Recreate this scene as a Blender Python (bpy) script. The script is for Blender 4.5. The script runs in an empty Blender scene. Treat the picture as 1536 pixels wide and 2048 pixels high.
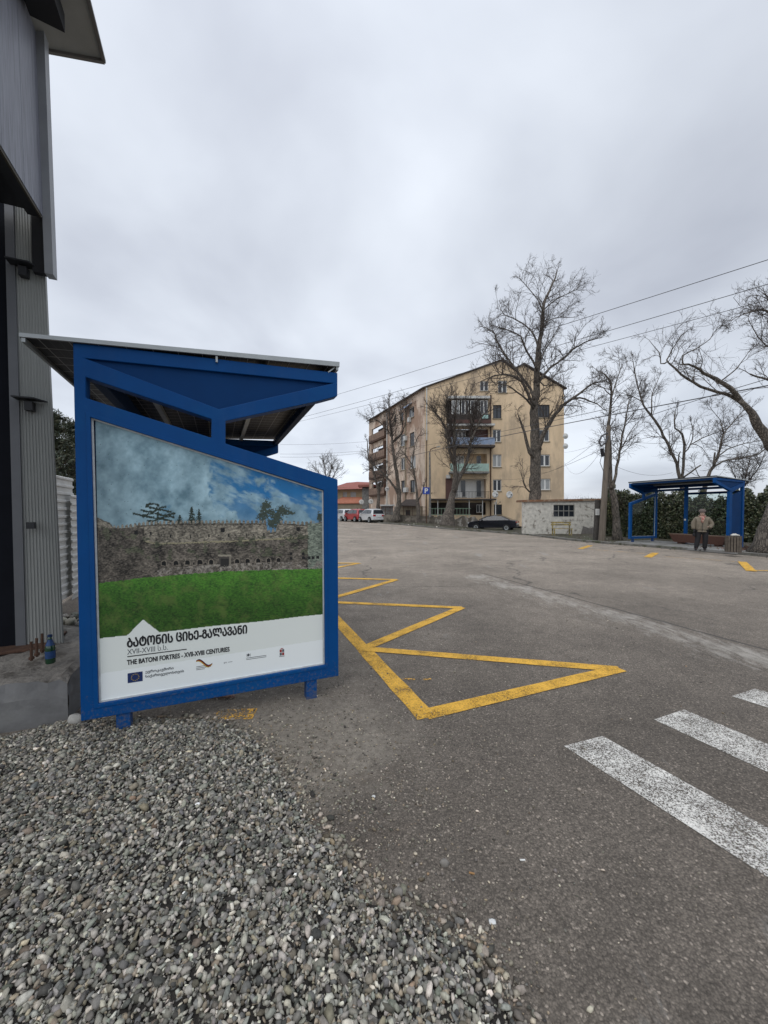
import bpy, math, random
import numpy as np
from mathutils import Vector, Matrix, geometry
R = math.radians
sc = bpy.context.scene
# ------------------------------------------------------------------ camera
F, PITCH, HZ, CH = 770.0, R(1.5), 1022.0, 1.65      # pixels of focal length, pitch down, horizon row, eye height
YP = HZ + F * math.tan(PITCH)
cam = bpy.data.cameras.new('camera'); camo = bpy.data.objects.new('camera', cam); sc.collection.objects.link(camo)
cam.sensor_fit = 'VERTICAL'; cam.sensor_height = 36.0; cam.lens = 36.0 * F / 2048.0
cam.shift_y = (YP - 1024.0) / 2048.0
cam.clip_start = 0.05; cam.clip_end = 3000
camo.location = (0, 0, CH); camo.rotation_euler = (math.pi / 2 - PITCH, 0, 0)
sc.camera = camo
# ------------------------------------------------------------------ view, world, sun
sc.view_settings.view_transform = 'Standard'; sc.view_settings.look = 'None'
sc.view_settings.exposure = 0.1; sc.view_settings.gamma = 1.0
SUN_EL, SUN_AZ = R(52), R(205)                       # azimuth clockwise from +Y: behind the camera, to the left
w = bpy.data.worlds.new('World'); sc.world = w; w.use_nodes = True
nt = w.node_tree; nt.nodes.clear()
def nd(nt, t, **kw):
    n = nt.nodes.new(t)
    for k, v in kw.items():
        if k.startswith('i_'):
            n.inputs[k[2:].replace('_', ' ')].default_value = v
        else: setattr(n, k, v)
    return n
def lk(nt, a, b): nt.links.new(a, b)
def mth(nt, op, a, b=None, c=None, clamp=False):
    n = nt.nodes.new('ShaderNodeMath'); n.operation = op; n.use_clamp = clamp
    for i, v in enumerate((a, b, c)):
        if v is None: continue
        if isinstance(v, (int, float)): n.inputs[i].default_value = v
        else: nt.links.new(v, n.inputs[i])
    return n.outputs[0]
def ramp(nt, fac, stops):
    n = nt.nodes.new('ShaderNodeValToRGB'); e = n.color_ramp.elements
    while len(e) < len(stops): e.new(0.5)
    for i, (p, c) in enumerate(stops):
        e[i].position = p; e[i].color = (c, c, c, 1) if isinstance(c, (int, float)) else (*c, 1)
    nt.links.new(fac, n.inputs[0]); return n.outputs[0]
def mix(nt, fac, a, b, typ='MIX'):
    n = nt.nodes.new('ShaderNodeMix'); n.data_type = 'RGBA'; n.blend_type = typ
    for i, v in ((0, fac), (6, a), (7, b)):
        if isinstance(v, (int, float)): n.inputs[i].default_value = v if i == 0 else (v, v, v, 1)
        elif isinstance(v, tuple): n.inputs[i].default_value = (*v[:3], 1)
        else: nt.links.new(v, n.inputs[i])
    return n.outputs[2]
out = nd(nt, 'ShaderNodeOutputWorld')
sky = nd(nt, 'ShaderNodeTexSky', sky_type='NISHITA', sun_disc=False)
sky.sun_elevation = SUN_EL; sky.sun_rotation = SUN_AZ
bg1 = nd(nt, 'ShaderNodeBackground'); bg1.inputs[1].default_value = 0.012; lk(nt, sky.outputs[0], bg1.inputs[0])
tc = nd(nt, 'ShaderNodeTexCoord'); sp = nd(nt, 'ShaderNodeSeparateXYZ'); lk(nt, tc.outputs['Generated'], sp.inputs[0])
zc = mth(nt, 'ADD', mth(nt, 'MAXIMUM', sp.outputs[2], 0.0), 0.30)
cb = nd(nt, 'ShaderNodeCombineXYZ'); lk(nt, mth(nt, 'DIVIDE', sp.outputs[0], zc), cb.inputs[0]); lk(nt, mth(nt, 'DIVIDE', sp.outputs[1], zc), cb.inputs[1])
n1 = nd(nt, 'ShaderNodeTexNoise', i_Scale=1.55, i_Detail=5.0, i_Roughness=0.45, i_Distortion=0.25); lk(nt, cb.outputs[0], n1.inputs[0])
n2 = nd(nt, 'ShaderNodeTexNoise', i_Scale=0.55, i_Detail=2.0, i_Roughness=0.5); lk(nt, cb.outputs[0], n2.inputs[0])
cl = mth(nt, 'ADD', mth(nt, 'MULTIPLY', n1.outputs[0], 0.6), mth(nt, 'MULTIPLY', n2.outputs[0], 0.4))
ccol = ramp(nt, cl, [(0.37, (0.49, 0.52, 0.59)), (0.475, (0.635, 0.675, 0.745)), (0.58, (0.77, 0.815, 0.885))])
# an overcast sky is brightest overhead (beyond the top of the picture), a little darker to the right
zen = ramp(nt, sp.outputs[2], [(0.0, 1.18), (0.22, 1.04), (0.55, 1.04), (0.80, 1.15), (1.0, 2.3)])
side = mth(nt, 'SUBTRACT', 1.0, mth(nt, 'MULTIPLY', mth(nt, 'MAXIMUM', sp.outputs[0], 0.0), 0.20))
ccol = mix(nt, 1.0, ccol, zen, 'MULTIPLY'); ccol = mix(nt, 1.0, ccol, side, 'MULTIPLY')
bg2 = nd(nt, 'ShaderNodeBackground'); bg2.inputs[1].default_value = 1.0; lk(nt, ccol, bg2.inputs[0])
ad = nd(nt, 'ShaderNodeAddShader'); lk(nt, bg1.outputs[0], ad.inputs[0]); lk(nt, bg2.outputs[0], ad.inputs[1]); lk(nt, ad.outputs[0], out.inputs[0])
sun = bpy.data.lights.new('sun', 'SUN'); sun.energy = 1.1; sun.angle = R(50); sun.color = (1.0, 0.97, 0.93)
suno = bpy.data.objects.new('sun', sun); sc.collection.objects.link(suno)
sd = Vector((math.sin(SUN_AZ) * math.cos(SUN_EL), math.cos(SUN_AZ) * math.cos(SUN_EL), math.sin(SUN_EL)))
suno.rotation_euler = (-sd).to_track_quat('-Z', 'Y').to_euler(); suno.location = (0, -5, 20)

# ------------------------------------------------------------------ pixel helpers (photo pixels -> world points at a real depth)
cp, sp_ = math.cos(PITCH), math.sin(PITCH)
def ray(px, py):
    u = px - 768.0; v = -(py - YP)
    return Vector((u, F * cp + v * sp_, -F * sp_ + v * cp))
def D(px, py, Y):
    d = ray(px, py); return Vector((0, 0, CH)) + d * (Y / d.y)
def G(px, py, h=0.0):
    d = ray(px, py); return Vector((0, 0, CH)) + d * ((h - CH) / d.z)
def ONP(px, py, P0, n):
    d = ray(px, py); o = Vector((0, 0, CH)); return o + d * ((Vector(P0) - o).dot(n) / d.dot(n))
def ss(x, a, b):
    t = min(1, max(0, (x - a) / (b - a))); return t * t * (3 - 2 * t)
def gh(X, Y):                                         # road height: flat near by, gently uneven far off
    t = min(1, max(0, (X - 4.0) / 6.5))
    return ss(Y, 22, 40) * (0.35 * (1 - t) - 0.25 * t)
VH = 0.10
U0 = Vector((0.9177, 0.3972, 0)); T0 = Vector((-0.3972, 0.9177, 0))     # across and along the road
# ------------------------------------------------------------------ scene helpers
C = sc.collection
def tag(o, label=None, cat=None, group=None, kind=None):
    if label: o['label'] = label
    if cat: o['category'] = cat
    if group: o['group'] = group
    if kind: o['kind'] = kind
    return o
def thing(name, label, cat, loc=(0, 0, 0), rz=0.0, group=None):
    o = bpy.data.objects.new(name, None); C.objects.link(o); o.location = loc; o.rotation_euler = (0, 0, rz)
    o.empty_display_size = 0.2
    return tag(o, label, cat, group)
def chain(o):
    M = Matrix.Identity(4)
    while o is not None: M = o.matrix_basis @ M; o = o.parent
    return M
class MB:
    def __init__(s): s.v = []; s.f = []; s.m = []
    def add(s, vs, fs, m=0):
        b = len(s.v); s.v += [tuple(v) for v in vs]; s.f += [tuple(i + b for i in f) for f in fs]; s.m += [m] * len(fs); return s
    def box(s, a, b, m=0):
        x0, y0, z0 = a; x1, y1, z1 = b
        return s.add([(x0, y0, z0), (x1, y0, z0), (x1, y1, z0), (x0, y1, z0), (x0, y0, z1), (x1, y0, z1), (x1, y1, z1), (x0, y1, z1)],
                     [(0, 3, 2, 1), (4, 5, 6, 7), (0, 1, 5, 4), (1, 2, 6, 5), (2, 3, 7, 6), (3, 0, 4, 7)], m)
    def obox(s, c, ax, ay, az, m=0):                   # centre and three half-axis vectors
        c, ax, ay, az = map(Vector, (c, ax, ay, az)); vs = []
        for k in (-1, 1):
            for i, j in ((-1, -1), (1, -1), (1, 1), (-1, 1)): vs.append(c + ax * i + ay * j + az * k)
        return s.add(vs, [(0, 3, 2, 1), (4, 5, 6, 7), (0, 1, 5, 4), (1, 2, 6, 5), (2, 3, 7, 6), (3, 0, 4, 7)], m)
    def bar(s, a, b, wx, wz, m=0, up=(0, 0, 1)):
        a, b = Vector(a), Vector(b); d = (b - a); n = d.normalized()
        sx = n.cross(Vector(up)); sx = sx.normalized() if sx.length > 1e-4 else Vector((1, 0, 0)); sz = sx.cross(n)
        return s.obox((a + b) / 2, sx * wx / 2, d / 2, sz * wz / 2, m)
    def quad(s, a, b, c, d, m=0): return s.add([a, b, c, d], [(0, 1, 2, 3)], m)
    def tube(s, pts, rads, n=8, m=0, cap=True):
        pts = [Vector(p) for p in pts]; K = len(pts)
        if isinstance(rads, (int, float)): rads = [rads] * K
        t0 = (pts[-1] - pts[0]).normalized(); ref = Vector((0, 0, 1)) if abs(t0.z) < 0.8 else Vector((0, 1, 0))
        vs = []; prev = None
        for i in range(K):
            t = (pts[min(i + 1, K - 1)] - pts[max(i - 1, 0)]).normalized()
            x = (ref if prev is None else prev) ; x = (x - t * x.dot(t)).normalized(); prev = x; y = t.cross(x)
            for k in range(n):
                a = 2 * math.pi * k / n; vs.append(pts[i] + (x * math.cos(a) + y * math.sin(a)) * rads[i])
        fs = [(i * n + k, i * n + (k + 1) % n, (i + 1) * n + (k + 1) % n, (i + 1) * n + k) for i in range(K - 1) for k in range(n)]
        if cap: fs += [tuple(range(n - 1, -1, -1)), tuple((K - 1) * n + k for k in range(n))]
        return s.add(vs, fs, m)
    def lathe(s, c, prof, n=16, m=0, axis='Z'):        # prof: (radius, height)
        vs = []; c = Vector(c)
        for r, h in prof:
            for k in range(n):
                a = 2 * math.pi * k / n; x, y = r * math.cos(a), r * math.sin(a)
                vs.append(c + (Vector((x, y, h)) if axis == 'Z' else Vector((x, h, y)) if axis == 'Y' else Vector((h, x, y))))
        fs = [(i * n + k, i * n + (k + 1) % n, (i + 1) * n + (k + 1) % n, (i + 1) * n + k) for i in range(len(prof) - 1) for k in range(n)]
        fs += [tuple(range(n)), tuple((len(prof) - 1) * n + k for k in range(n))]
        return s.add(vs, fs, m)
    def prism(s, outer, holes, fn, d0, d1, m=0, ms=None):   # fn(a, b, depth) -> point
        loops = [outer] + holes; flat = [p for l in loops for p in l]
        tris = geometry.tessellate_polygon([[Vector((p[0], p[1], 0)) for p in l] for l in loops])
        n = len(flat); vs = [fn(p[0], p[1], d0) for p in flat] + [fn(p[0], p[1], d1) for p in flat]
        fs = [tuple(t) for t in tris] + [tuple(i + n for i in reversed(t)) for t in tris]; s.add(vs, fs, m)
        b = 0; fs = []
        for l in loops:
            k = len(l); fs += [(b + i, b + (i + 1) % k, b + (i + 1) % k + n, b + i + n) for i in range(k)]; b += k
        return s.add(vs, fs, m if ms is None else ms)
    def build(s, name, mats, parent=None, smooth=False, bevel=0, world=False, keep=False, recalc=True):
        me = bpy.data.meshes.new(name); v = np.array(s.v, dtype=np.float64).reshape(-1, 3)
        loc = None
        if parent is not None and world:
            Mi = np.array(chain(parent).inverted()); v = v @ Mi[:3, :3].T + Mi[:3, 3]
        if parent is None and not keep:
            loc = np.array([(v[:, 0].min() + v[:, 0].max()) / 2, (v[:, 1].min() + v[:, 1].max()) / 2, v[:, 2].min()]); v = v - loc
        me.from_pydata(v.tolist(), [], s.f)
        mats = mats if isinstance(mats, (list, tuple)) else [mats]
        for m in mats: me.materials.append(m)
        if len(mats) > 1: me.polygons.foreach_set('material_index', s.m)
        if recalc:
            import bmesh
            bm = bmesh.new(); bm.from_mesh(me); bmesh.ops.remove_doubles(bm, verts=bm.verts, dist=1e-5); bmesh.ops.recalc_face_normals(bm, faces=bm.faces); bm.to_mesh(me); bm.free()
        if smooth: me.polygons.foreach_set('use_smooth', [True] * len(me.polygons))
        me.update(); o = bpy.data.objects.new(name, me); C.objects.link(o)
        if loc is not None: o.location = loc
        if parent is not None: o.parent = parent
        if bevel:
            b = o.modifiers.new('bevel', 'BEVEL'); b.width = bevel; b.segments = 2; b.limit_method = 'ANGLE'; b.angle_limit = R(35)
        return o
def npmesh(name, v, faces, mats, parent=None, smooth=False, world=True, mi=None, col=None, loc=None):
    """fast mesh from numpy arrays; faces (M,k)"""
    v = np.asarray(v, dtype=np.float64)
    if parent is not None and world:
        Mi = np.array(chain(parent).inverted()); v = v @ Mi[:3, :3].T + Mi[:3, 3]
    if loc is not None: v = v - np.array(loc)
    me = bpy.data.meshes.new(name); M, k = faces.shape
    me.vertices.add(len(v)); me.vertices.foreach_set('co', v.astype(np.float32).ravel())
    me.loops.add(M * k); me.loops.foreach_set('vertex_index', faces.astype(np.int32).ravel())
    me.polygons.add(M); me.polygons.foreach_set('loop_start', np.arange(0, M * k, k, dtype=np.int32)); me.polygons.foreach_set('loop_total', np.full(M, k, dtype=np.int32))
    for m in (mats if isinstance(mats, (list, tuple)) else [mats]): me.materials.append(m)
    if mi is not None: me.polygons.foreach_set('material_index', mi.astype(np.int32))
    if smooth: me.polygons.foreach_set('use_smooth', np.ones(M, dtype=bool))
    if col is not None:
        a = me.color_attributes.new('Col', 'FLOAT_COLOR', 'POINT'); a.data.foreach_set('color', np.c_[col, np.ones(len(col))].astype(np.float32).ravel())
    me.update(calc_edges=True); me.validate()
    o = bpy.data.objects.new(name, me); C.objects.link(o)
    if loc is not None: o.location = loc
    if parent is not None: o.parent = parent
    return o
# ------------------------------------------------------------------ materials
def srgb(r, g, b):
    return tuple(((c / 255 + 0.055) / 1.055) ** 2.4 if c > 10 else c / 255 / 12.92 for c in (r, g, b))
MC = {}
def mat(name, col, rough=0.6, var=0.12, scale=6.0, metal=0.0, bump=0.0, bscale=60.0, col2=None, thr=0.55, spec=0.4, stretch=None, coat=0.0):
    if name in MC: return MC[name]
    m = bpy.data.materials.new(name); m.use_nodes = True; t = m.node_tree; b = t.nodes['Principled BSDF']; MC[name] = m
    tc = nd(t, 'ShaderNodeTexCoord'); vec = tc.outputs['Object']
    if stretch:
        mp = nd(t, 'ShaderNodeMapping'); mp.inputs['Scale'].default_value = stretch; lk(t, vec, mp.inputs[0]); vec = mp.outputs[0]
    n = nd(t, 'ShaderNodeTexNoise', i_Scale=scale, i_Detail=5.0, i_Roughness=0.6); lk(t, vec, n.inputs[0])
    lo = tuple(c * (1 - var) for c in col); hi = tuple(min(1, c * (1 + var)) for c in col)
    c = ramp(t, n.outputs[0], [(0.3, lo), (0.7, hi)])
    if col2:
        n2 = nd(t, 'ShaderNodeTexNoise', i_Scale=scale * 0.6, i_Detail=7.0, i_Roughness=0.65); lk(t, vec, n2.inputs[0])
        c = mix(t, ramp(t, n2.outputs[0], [(thr - 0.04, 0.0), (thr + 0.06, 1.0)]), c, col2)
    lk(t, c, b.inputs['Base Color']); b.inputs['Roughness'].default_value = rough; b.inputs['Metallic'].default_value = metal
    b.inputs['Specular IOR Level'].default_value = spec; b.inputs['Coat Weight'].default_value = coat
    if bump:
        n3 = nd(t, 'ShaderNodeTexNoise', i_Scale=bscale, i_Detail=4.0); lk(t, vec, n3.inputs[0])
        bp = nd(t, 'ShaderNodeBump'); bp.inputs['Strength'].default_value = bump; bp.inputs['Distance'].default_value = 0.02
        lk(t, n3.outputs[0], bp.inputs['Height']); lk(t, bp.outputs[0], b.inputs['Normal'])
    return m
def attr_mat(name, rough=0.7, gain=1.0, spec=0.3, trans=0.0, bump=0):
    if name in MC: return MC[name]
    m = bpy.data.materials.new(name); m.use_nodes = True; t = m.node_tree; b = t.nodes['Principled BSDF']; MC[name] = m
    a = nd(t, 'ShaderNodeAttribute', attribute_name='Col'); c = a.outputs['Color']
    tc = nd(t, 'ShaderNodeTexCoord'); n = nd(t, 'ShaderNodeTexNoise', i_Scale=90.0, i_Detail=4.0); lk(t, tc.outputs['Object'], n.inputs[0])
    if bump: c = mix(t, 1.0, c, ramp(t, n.outputs[0], [(0.3, 0.72), (0.7, 1.2)]), 'MULTIPLY')
    lk(t, c, b.inputs['Base Color']); b.inputs['Roughness'].default_value = rough; b.inputs['Specular IOR Level'].default_value = spec
    return m
def glass_mat(name, tint=(0.75, 0.85, 0.85), alpha=0.35):
    if name in MC: return MC[name]
    m = bpy.data.materials.new(name); m.use_nodes = True; t = m.node_tree; t.nodes.remove(t.nodes['Principled BSDF']); MC[name] = m
    o = t.nodes['Material Output']; tr = nd(t, 'ShaderNodeBsdfTransparent'); tr.inputs[0].default_value = (*tint, 1)
    gl = nd(t, 'ShaderNodeBsdfGlossy'); gl.inputs['Roughness'].default_value = 0.04; fr = nd(t, 'ShaderNodeFresnel'); fr.inputs[0].default_value = 1.45
    mx = nd(t, 'ShaderNodeMixShader'); geo = nd(t, 'ShaderNodeNewGeometry'); lk(t, mth(t, 'MULTIPLY', mth(t, 'MULTIPLY', fr.outputs[0], 0.55), mth(t, 'SUBTRACT', 1.0, geo.outputs['Backfacing'])), mx.inputs[0]); lk(t, tr.outputs[0], mx.inputs[1]); lk(t, gl.outputs[0], mx.inputs[2]); lk(t, mx.outputs[0], o.inputs[0])
    return m
M_blue = mat('blue_paint', (0.0006, 0.058, 0.215), 0.55, 0.10, 2.5, bump=0.02, bscale=180, col2=(0.0008, 0.066, 0.225), spec=0.16)
def splash(m):
    t = m.node_tree; b = t.nodes['Principled BSDF']; src = b.inputs['Base Color'].links[0].from_socket; tc = nd(t, 'ShaderNodeTexCoord'); sp = nd(t, 'ShaderNodeSeparateXYZ'); lk(t, tc.outputs['Object'], sp.inputs[0])
    n = nd(t, 'ShaderNodeTexNoise', i_Scale=38.0, i_Detail=6.0, i_Roughness=.75); lk(t, tc.outputs['Object'], n.inputs[0])
    f = mth(t, 'ADD', n.outputs[0], mth(t, 'MULTIPLY', mth(t, 'SUBTRACT', .30, mth(t, 'MAXIMUM', sp.outputs[2], 0.0)), .55)); c = mix(t, ramp(t, f, [(.56, 0.0), (.72, .55)]), src, (.13, .115, .095))
    n2 = nd(t, 'ShaderNodeTexNoise', i_Scale=3.0, i_Detail=8.0, i_Roughness=.7); mp = nd(t, 'ShaderNodeMapping'); mp.inputs['Scale'].default_value = (1, 1, .25); lk(t, tc.outputs['Object'], mp.inputs[0]); lk(t, mp.outputs[0], n2.inputs[0])
    c = mix(t, ramp(t, n2.outputs[0], [(.50, 0.0), (.75, .10)]), c, (.10, .13, .18)); lk(t, c, b.inputs['Base Color'])
splash(M_blue)
M_bluein = mat('blue_paint_panel', (0.0006, 0.036, 0.135), 0.6, 0.1, 2.5, spec=.14)
M_blueshade = mat('blue_paint_shaded', (0.001, 0.020, 0.07), 0.6, 0.1, 2.5, spec=.14)  # shelter blue darkened: shade under the roof put into the colour
M_alu = mat('aluminium', (0.36, 0.38, 0.38), 0.45, 0.1, 8, metal=0.5)
def bark_mat():
    m = bpy.data.materials.new('bark'); m.use_nodes = True; t = m.node_tree; b = t.nodes['Principled BSDF']; tc = nd(t, 'ShaderNodeTexCoord')
    mp = nd(t, 'ShaderNodeMapping'); mp.inputs['Scale'].default_value = (1, 1, 0.22); lk(t, tc.outputs['Object'], mp.inputs[0])
    nz = nd(t, 'ShaderNodeTexNoise', i_Scale=9.0, i_Detail=5.0); lk(t, mp.outputs[0], nz.inputs[0]); va = nd(t, 'ShaderNodeVectorMath', operation='MULTIPLY_ADD'); lk(t, nz.outputs[1], va.inputs[0]); va.inputs[1].default_value = (.16, .16, .16); lk(t, mp.outputs[0], va.inputs[2])
    vo = nd(t, 'ShaderNodeTexVoronoi', feature='DISTANCE_TO_EDGE', i_Scale=15.0); lk(t, va.outputs[0], vo.inputs[0])
    big = nd(t, 'ShaderNodeTexNoise', i_Scale=2.2, i_Detail=5.0); lk(t, tc.outputs['Object'], big.inputs[0])
    c = mix(t, ramp(t, vo.outputs[0], [(0.02, 0.0), (0.22, 1.0)]), (0.045, 0.038, 0.032), (0.185, 0.158, 0.13)); c = mix(t, 1.0, c, ramp(t, big.outputs[0], [(0.3, 0.6), (0.7, 1.25)]), 'MULTIPLY')
    lk(t, c, b.inputs['Base Color']); b.inputs['Roughness'].default_value = .92; bp = nd(t, 'ShaderNodeBump'); bp.inputs['Strength'].default_value = 1.0; bp.inputs['Distance'].default_value = .05
    lk(t, vo.outputs[0], bp.inputs['Height']); lk(t, bp.outputs[0], b.inputs['Normal']); return m
M_bark = bark_mat()
M_twig = mat('twig_bark', (0.080, 0.066, 0.058), 0.9, 0.2, 4)
M_dark = mat('dark_metal', (0.018, 0.019, 0.022), 0.5, 0.2, 5)
M_black = mat('black_void_paint', (0.006, 0.006, 0.008), 0.7, 0.2, 4)
M_white = mat('white_paint', (0.62, 0.62, 0.60), 0.5, 0.08, 8)
M_rust = mat('rust', (0.075, 0.040, 0.026), 0.85, 0.35, 14, bump=0.3)
M_glassdark = mat('dark_pane', (0.02, 0.024, 0.03), 0.12, 0.3, 2, spec=0.7)
M_rubber = mat('tyre_rubber', (0.015, 0.015, 0.015), 0.8, 0.2, 20)
M_concrete = mat('concrete', (0.20, 0.195, 0.185), 0.85, 0.2, 5, bump=0.4, bscale=50, col2=(0.13, 0.125, 0.118))
M_wire = mat('wire', (0.07, 0.07, 0.075), 0.6, 0.1, 3)
M_glass = glass_mat('shelter_glass', (0.86, 0.92, 0.90))
# ------------------------------------------------------------------ road, ground, verge
def worn_asphalt(name, base=(0.150, 0.128, 0.106), dust=True):
    m = bpy.data.materials.new(name); m.use_nodes = True; t = m.node_tree; b = t.nodes['Principled BSDF']
    tc = nd(t, 'ShaderNodeTexCoord'); V = tc.outputs['Object']
    def noise(s, d=4.0, r=0.6, vec=V, dist=0.0):
        n = nd(t, 'ShaderNodeTexNoise', i_Scale=s, i_Detail=d, i_Roughness=r, i_Distortion=dist); lk(t, vec, n.inputs[0]); return n.outputs[0]
    vo = nd(t, 'ShaderNodeTexVoronoi', i_Scale=105.0); lk(t, V, vo.inputs[0])
    vs = nd(t, 'ShaderNodeSeparateColor'); lk(t, vo.outputs['Color'], vs.inputs[0])
    agg = ramp(t, vs.outputs[0], [(0.0, 0.50), (0.5, 0.90), (0.90, 1.10), (0.96, 1.55), (1.0, 2.3)])
    edge = ramp(t, vo.outputs['Distance'], [(0.30, 1.08), (0.75, 0.62)])
    fine = ramp(t, noise(170, 3), [(0.3, 0.72), (0.7, 1.28)])
    big = ramp(t, noise(0.55, 5, 0.62), [(0.3, 0.74), (0.7, 1.22)])
    mid = ramp(t, noise(4.0, 7, 0.72), [(0.28, 0.80), (0.72, 1.20)])
    c = mix(t, 1.0, base, big, 'MULTIPLY'); c = mix(t, 1.0, c, mid, 'MULTIPLY'); c = mix(t, 1.0, c, fine, 'MULTIPLY')
    c = mix(t, 0.85, c, agg, 'MULTIPLY'); c = mix(t, 0.8, c, edge, 'MULTIPLY')
    sp = nd(t, 'ShaderNodeSeparateXYZ'); lk(t, V, sp.inputs[0]); X, Y = sp.outputs[0], sp.outputs[1]
    # grazing-angle brightness put into the colour: asphalt lightens farther along the road
    far = ramp(t, mth(t, 'ADD', mth(t, 'MULTIPLY', Y, 0.055), mth(t, 'MULTIPLY', noise(0.35, 4), 0.45)), [(0.38, 0.0), (0.98, 1.0)])
    c = mix(t, far, c, mix(t, 1.0, c, (2.15, 2.15, 2.12), 'MULTIPLY'))
    # chalky worn joint along the middle of the road
    def line(p, q, w):
        p, q = Vector(p), Vector(q); d = (q - p); L = d.length; d /= L
        al = mth(t, 'ADD', mth(t, 'MULTIPLY', mth(t, 'SUBTRACT', X, p.x), d.x), mth(t, 'MULTIPLY', mth(t, 'SUBTRACT', Y, p.y), d.y))
        pe = mth(t, 'ADD', mth(t, 'MULTIPLY', mth(t, 'SUBTRACT', X, p.x), -d.y), mth(t, 'MULTIPLY', mth(t, 'SUBTRACT', Y, p.y), d.x))
        return al, pe, L
    a, q = G(948, 1142), G(1536, 1300)
    al, pe, L = line(a, q, 0)
    wob = mth(t, 'MULTIPLY', mth(t, 'SUBTRACT', noise(1.1, 4), 0.5), 0.30)
    pw = mth(t, 'ADD', pe, wob)
    mpl = nd(t, 'ShaderNodeMapping'); mpl.inputs['Rotation'].default_value = (0, 0, R(-18.3)); mpl.inputs['Scale'].default_value = (1.0, 0.33, 1); lk(t, V, mpl.inputs[0]); patch = noise(7.0, 7, 0.75, mpl.outputs[0], 0.5); patch2 = noise(1.3, 4, 0.6)
    inl = ramp(t, mth(t, 'ABSOLUTE', mth(t, 'SUBTRACT', pw, -0.55)), [(0.15, 1.0), (2.3, 0.0)])
    ends = mth(t, 'MULTIPLY', ramp(t, mth(t, 'MULTIPLY', al, 0.1), [(0.0, 0.0), (0.08, 1.0)]), 1.0)
    lm = mth(t, 'MULTIPLY', mth(t, 'MULTIPLY', inl, ends), 1.0)
    core_ = mth(t, 'MULTIPLY', ramp(t, mth(t, 'ABSOLUTE', mth(t, 'SUBTRACT', pw, -0.30)), [(0.10, 1.0), (0.42, 0.0)]), ends)
    lm = mth(t, 'ADD', mth(t, 'MULTIPLY', lm, 0.72), mth(t, 'MULTIPLY', core_, 0.36))
    lm = ramp(t, mth(t, 'ADD', mth(t, 'MULTIPLY', lm, 0.50), mth(t, 'ADD', mth(t, 'MULTIPLY', mth(t, 'SUBTRACT', patch, 0.5), 1.7), mth(t, 'MULTIPLY', mth(t, 'SUBTRACT', patch2, 0.5), 0.8))), [(0.34, 0.0), (0.72, 0.62)])
    c = mix(t, lm, c, mix(t, 1.0, (0.40, 0.375, 0.335), fine, 'MULTIPLY'))
    # scattered chalky scuffs far off, drawn out along the road
    mp = nd(t, 'ShaderNodeMapping'); mp.inputs['Rotation'].default_value = (0, 0, R(-25)); mp.inputs['Scale'].default_value = (1.1, 0.28, 1); lk(t, V, mp.inputs[0])
    sc_ = ramp(t, mth(t, 'ADD', noise(1.6, 7, 0.72, mp.outputs[0]), mth(t, 'MULTIPLY', ramp(t, mth(t, 'MULTIPLY', Y, 0.03), [(0.15, 0.0), (0.5, 1.0)]), 0.05)), [(0.63, 0.0), (0.70, 0.5)])
    c = mix(t, sc_, c, (0.30, 0.29, 0.27))
    crack = ramp(t, mth(t, 'ABSOLUTE', mth(t, 'ADD', pe, mth(t, 'MULTIPLY', wob, 0.35))), [(0.015, 1.0), (0.035, 0.0)])
    crack = mth(t, 'MULTIPLY', crack, mth(t, 'MULTIPLY', ends, 0.8))
    c = mix(t, crack, c, (0.05, 0.046, 0.042))
    ve = nd(t, 'ShaderNodeTexVoronoi', feature='DISTANCE_TO_EDGE', i_Scale=0.20); 
    dv = nd(t, 'ShaderNodeVectorMath', operation='ADD'); nn = nd(t, 'ShaderNodeTexNoise', i_Scale=1.3, i_Detail=5.0); lk(t, V, nn.inputs[0])
    lk(t, V, dv.inputs[0]); lk(t, nn.outputs[1], dv.inputs[1]); lk(t, dv.outputs[0], ve.inputs[0])
    ck = mth(t, 'MULTIPLY', ramp(t, ve.outputs[0], [(0.002, 1.0), (0.006, 0.0)]), ramp(t, noise(0.35, 2), [(0.44, 0.0), (0.52, 0.8)]))
    ck = mth(t, 'MULTIPLY', ck, ramp(t, mth(t, 'MULTIPLY', Y, 0.05), [(0.25, 0.0), (0.35, 1.0)]))
    c = mix(t, ck, c, (0.055, 0.05, 0.045))
    # dusty mud in front of the gravel heap and the shelter
    if dust:
        def blob(cx, cy, rx, ry):
            return mth(t, 'SQRT', mth(t, 'ADD', mth(t, 'POWER', mth(t, 'DIVIDE', mth(t, 'SUBTRACT', X, cx), rx), 2.0), mth(t, 'POWER', mth(t, 'DIVIDE', mth(t, 'SUBTRACT', Y, cy), ry), 2.0)))
        dd = mth(t, 'MINIMUM', blob(-0.60, 2.75, 0.95, 0.85), blob(-2.6, 4.3, 2.9, 2.0))
        dd = mth(t, 'ADD', dd, mth(t, 'MULTIPLY', mth(t, 'SUBTRACT', noise(3.2, 6, 0.7), 0.5), 1.3))
        dm = ramp(t, dd, [(0.45, 0.8), (1.35, 0.0)])
        mud = mix(t, ramp(t, noise(22, 6, 0.7), [(0.35, 0.0), (0.65, 1.0)]), (0.15, 0.130, 0.105), (0.30, 0.265, 0.220))
        c = mix(t, dm, c, mix(t, 0.6, mud, fine, 'MULTIPLY'))
        dk = mth(t, 'MULTIPLY', ramp(t, noise(2.0, 5, 0.65), [(0.50, 0.0), (0.62, 0.45)]), ramp(t, blob(-0.35, 1.9, 1.1, 1.1), [(0.5, 1.0), (1.1, 0.0)]))
        c = mix(t, dk, c, mix(t, 1.0, c, (0.55, 0.50, 0.47), 'MULTIPLY'))
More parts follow.
